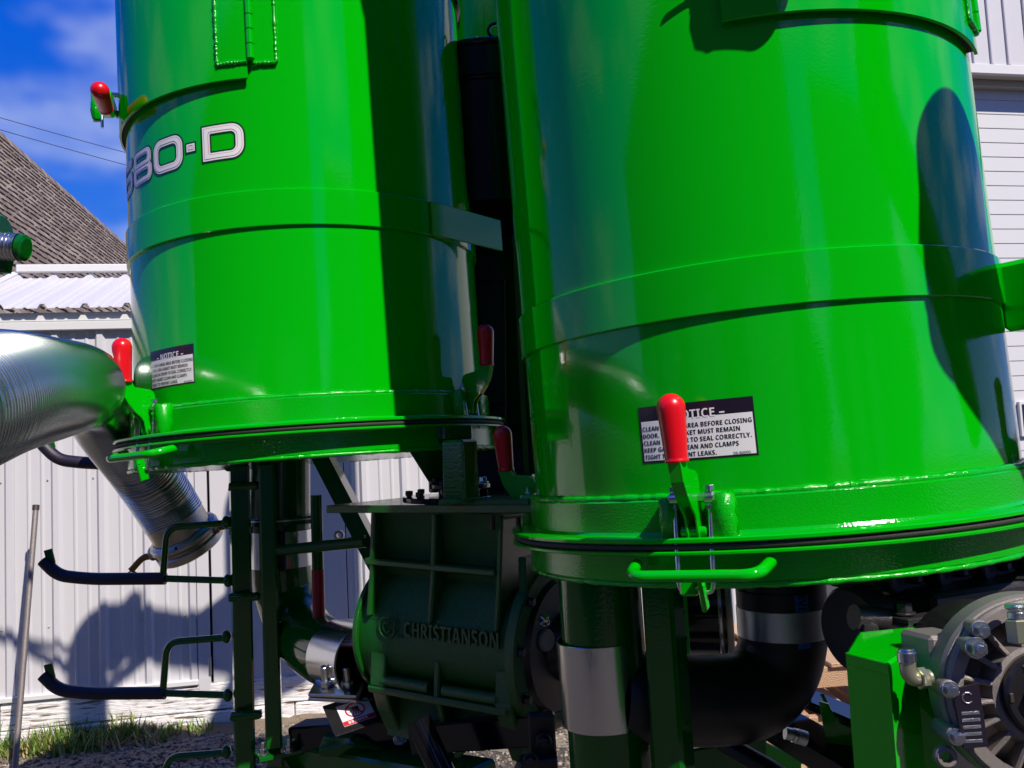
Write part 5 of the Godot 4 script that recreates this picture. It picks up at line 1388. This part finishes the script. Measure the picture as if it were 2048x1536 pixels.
func build_ground() -> void:
	var g := MB.new()
	g.flat(Vector3(-400, 0, -400), Vector3(400, 0, -400), Vector3(400, 0, 400), Vector3(-400, 0, 400), Vector3.UP)
	struct("ground", g, M["gravel"])
	var wd := Vector3(.981, 0, -.196).normalized(); var wn := Vector3(.196, 0, .981).normalized()
	rng.seed = 5
	# pebbles over the strip of yard in view
	var pm := MB.new().ball(Vector3.ZERO, 1.0, Vector3(1, .55, .8), 7).mesh()
	for m in 4:
		var mm := MultiMesh.new()
		mm.transform_format = MultiMesh.TRANSFORM_3D; mm.mesh = pm
		var n := 9000
		mm.instance_count = n
		for k in n:
			var p := Vector3(rng.randf_range(-3.4, 3.0), 0, rng.randf_range(-5.4, -3.2))
			var r := .004 + .013 * pow(rng.randf(), 3.0)
			mm.set_instance_transform(k, Transform3D(Basis(Vector3.UP, rng.randf() * TAU) * Basis.from_scale(Vector3.ONE * r), p + Vector3(0, r * .2 + (.009 if (p - WP).dot(wn) < .8 else 0.0), 0)))
		var mi := MultiMeshInstance3D.new()
		mi.multimesh = mm; mi.material_override = M["pebble %d" % m]
		mi.name = numbered("pebbles"); add_child(mi)
		mi.set_meta("kind", "stuff")
		tag(mi, ["pale brown pebbles strewn over the gravel yard", "dull brown pebbles strewn over the gravel yard", "light grey pebbles strewn over the gravel yard", "dark pebbles strewn over the gravel yard"][m], "pebbles")
	# soil strip and grass at the foot of the shed
	var nz := FastNoiseLite.new(); nz.seed = 3; nz.frequency = 1.7
	var so := MB.new()
	var prev: Array = []
	for k in 90:
		var x := -1.6 + k * .06
		var row: Array = []
		for j in 9:
			var z := j / 8.0 * (.30 + .16 * nz.get_noise_1d(x * 2.0))
			row.append(WP + wd * x + wn * (z + .02) + Vector3.UP * (.004 + .035 * sin(PI * clampf(.5 + j / 16.0, 0, 1)) * (1.0 - j / 8.0) * (1 + nz.get_noise_2d(x * 5, j * 2))))
		if prev:
			for j in 8: so.flat(prev[j], row[j], row[j + 1], prev[j + 1], Vector3.UP)
		prev = row
	struct("soil_strip", so, M["dry soil"])
	var gs := MB.new()
	prev = []
	for k in 60:
		var x := -2.2 + k * .11
		var w := .95 + .22 * nz.get_noise_1d(x * 1.3 + 40.0)
		var row: Array = []
		for j in 7: row.append(WP + wd * x + wn * (.02 + w * j / 6.0) + Vector3.UP * (.0035 + .010 * (1.0 - j / 6.0)))
		if prev:
			for j in 6: gs.flat(prev[j], row[j], row[j + 1], prev[j + 1], Vector3.UP)
		prev = row
	struct("gravel_strip", gs, M["tan gravel"])
	var blade := MB.new()
	var bp: Array = [Vector3(0, 0, 0), Vector3(.02, .35, .01), Vector3(.09, .7, .04), Vector3(.22, 1.0, .09)]
	var bw := [.05, .045, .03, .002]
	for k in 3:
		var a: Vector3 = bp[k]; var b: Vector3 = bp[k + 1]
		blade.flat(a + Vector3(0, 0, -bw[k]), a + Vector3(0, 0, bw[k]), b + Vector3(0, 0, bw[k + 1]), b + Vector3(0, 0, -bw[k + 1]), Vector3(-1, .3, 0))
	var bm := blade.mesh()
	for m in 3:
		var xf: Array = []
		for c in 150:
			var x := rng.randf_range(-1.4, 1.12)
			var dens := .5 + .5 * nz.get_noise_1d(x * 3.2 + 9.0)
			if x > .1 and x < .75: dens += .35
			if rng.randf() > dens * dens + .12: continue
			var z := .03 + .22 * pow(rng.randf(), 1.6)
			var tall := rng.randf_range(.04, .10) * (1.35 if x > .05 and x < .8 else .8)
			for k in rng.randi_range(4, 30):
				var p := WP + wd * (x + rng.randfn(0, .035)) + wn * (z + rng.randfn(0, .03)) + Vector3(0, .012, 0)
				var h := tall * rng.randf_range(.3, 1.5)
				xf.append(Transform3D(Basis(Vector3.UP, rng.randf() * TAU) * Basis(Vector3.BACK, -rng.randf_range(-.1, .55) - (.7 * rng.randf() if m == 2 else 0.0)) * Basis.from_scale(Vector3(h, h, .10)), p))
		var mm2 := MultiMesh.new()
		mm2.transform_format = MultiMesh.TRANSFORM_3D; mm2.mesh = bm
		mm2.instance_count = xf.size()
		for k in xf.size(): mm2.set_instance_transform(k, xf[k])
		var mi2 := MultiMeshInstance3D.new()
		mi2.multimesh = mm2; mi2.material_override = M["grass %d" % m] if m < 2 else M["dry grass"]
		mi2.name = numbered("grass"); add_child(mi2)
		mi2.set_meta("kind", "stuff")
		tag(mi2, ["dark green grass tufts along the shed's timber base", "yellow green grass tufts along the shed's timber base", "dry straw coloured stalks among the grass tufts by the shed"][m], "grass")
	# what the glossy paint mirrors: far yard side, buildings added to block low sky
	for q in 2:
		var far := thing("added_building", ["long dark grey building added across the yard to block low sky, outside the picture", "short dark grey building added across the yard to block low sky, outside the picture"][q], "building", [Vector3(-10.0, 0, 12.5), Vector3(11.5, 0, 13.0)][q], Basis(Vector3.UP, [0.0, .35][q]))
		var wdt: float = [25.6, 9.0][q]
		var hg: float = [9.5, 8.0][q]
		part("wall", MB.new().box(Transform3D(Basis.IDENTITY, Vector3(0, hg * .5, 0)), Vector3(wdt, hg, 7), .02), M["far wall"], far)
		part("roof", MB.new().prism(Transform3D(Basis(Vector3.UP, PI / 2), Vector3(0, hg, 0)), PackedVector2Array([Vector2(-3.7, 0), Vector2(3.7, 0), Vector2(0, 1.5)]), wdt + .4), M["far wall"], far)
		for k in 2 + 2 * (1 - q):
			part("roller_door", MB.new().box(Transform3D(Basis.IDENTITY, Vector3(-wdt * .36 + wdt * .24 * k, 1.9, -3.52)), Vector3(wdt * .15, 3.6, .08), .01), M["soffit tan"], far)
	for k in 7:
		var tx: float = [-1.0, 3.5, 7.0, 11.5, 16.0, 20.0, -19.0][k]
		var tz: float = [28.0, 31.0, 26.0, 24.0, 20.0, 12.0, 18.0][k]
		var hgt: float = [6.0, 7.5, 5.5, 7.0, 8.0, 6.5, 8.0][k]
		var tree := thing("yard_tree", ["first", "second", "third", "fourth", "fifth", "sixth", "seventh"][k] + " tree along the far yard edge, outside the picture", "tree", Vector3(tx, 0, tz), Basis.IDENTITY, "trees along the far yard edge")
		part("trunk", MB.new().tube([Vector3.ZERO, Vector3(.1, hgt * .35, 0), Vector3(0, hgt * .75, .1)], [.25, .18, .06], 12), M["bark"], tree)
		var cm_ := MB.new()
		var tg := RandomNumberGenerator.new(); tg.seed = 100 + k
		for j in 900:
			var dir := Vector3(tg.randfn(), tg.randfn(), tg.randfn()).normalized() * pow(tg.randf(), .4)
			var p := Vector3(dir.x * hgt * .36, hgt * .62 + dir.y * hgt * .38, dir.z * hgt * .36)
			var u := Vector3(tg.randfn(), tg.randfn(), tg.randfn()).normalized() * .22
			var w := u.cross(Vector3(tg.randfn(), tg.randfn(), tg.randfn())).normalized() * .16
			cm_.flat(p - u, p + w, p + u, p - w, Vector3.UP)
		part("crown", cm_, M["foliage"], tree)

func _ready() -> void:
	# camera
	var cam := Camera3D.new()
	cam_basis = Basis(Vector3.RIGHT, .07480) * Basis(Vector3.BACK, -.04903)
	cam.name = "camera"
	cam.transform = Transform3D(cam_basis, EYE)
	cam.fov = 47.389
	cam.near = .02; cam.far = 2000.0
	add_child(cam)
	cam.current = true
	# sky and exposure
	var we := WorldEnvironment.new()
	we.name = "world_environment"
	var env := Environment.new()
	env.background_mode = Environment.BG_SKY
	env.sky = make_sky()
	env.background_energy_multiplier = .60
	env.tonemap_mode = Environment.TONE_MAPPER_LINEAR
	env.tonemap_exposure = 1.25
	env.sdfgi_enabled = true; env.ssao_enabled = true; env.ssil_enabled = true
	we.environment = env
	add_child(we)
	# sun
	var sun := DirectionalLight3D.new()
	sun.name = "sun"
	sun.light_color = Color(1.0, .965, .91)
	sun.light_energy = 1.60
	sun.light_angular_distance = .53
	sun.shadow_enabled = true
	add_child(sun)
	sun.look_at_from_position(sun_dir() * 30.0, Vector3.ZERO)

	make_materials()
	bumpy(mat("dark aged rod", lin(.23, .20, .19), .5, .6), M["cast aluminium"].normal_texture, .5, 10.0)
	build_ground()
	build_sheds()
	build_tanks()
	build_airlock()
	build_pipes()
	build_drive()
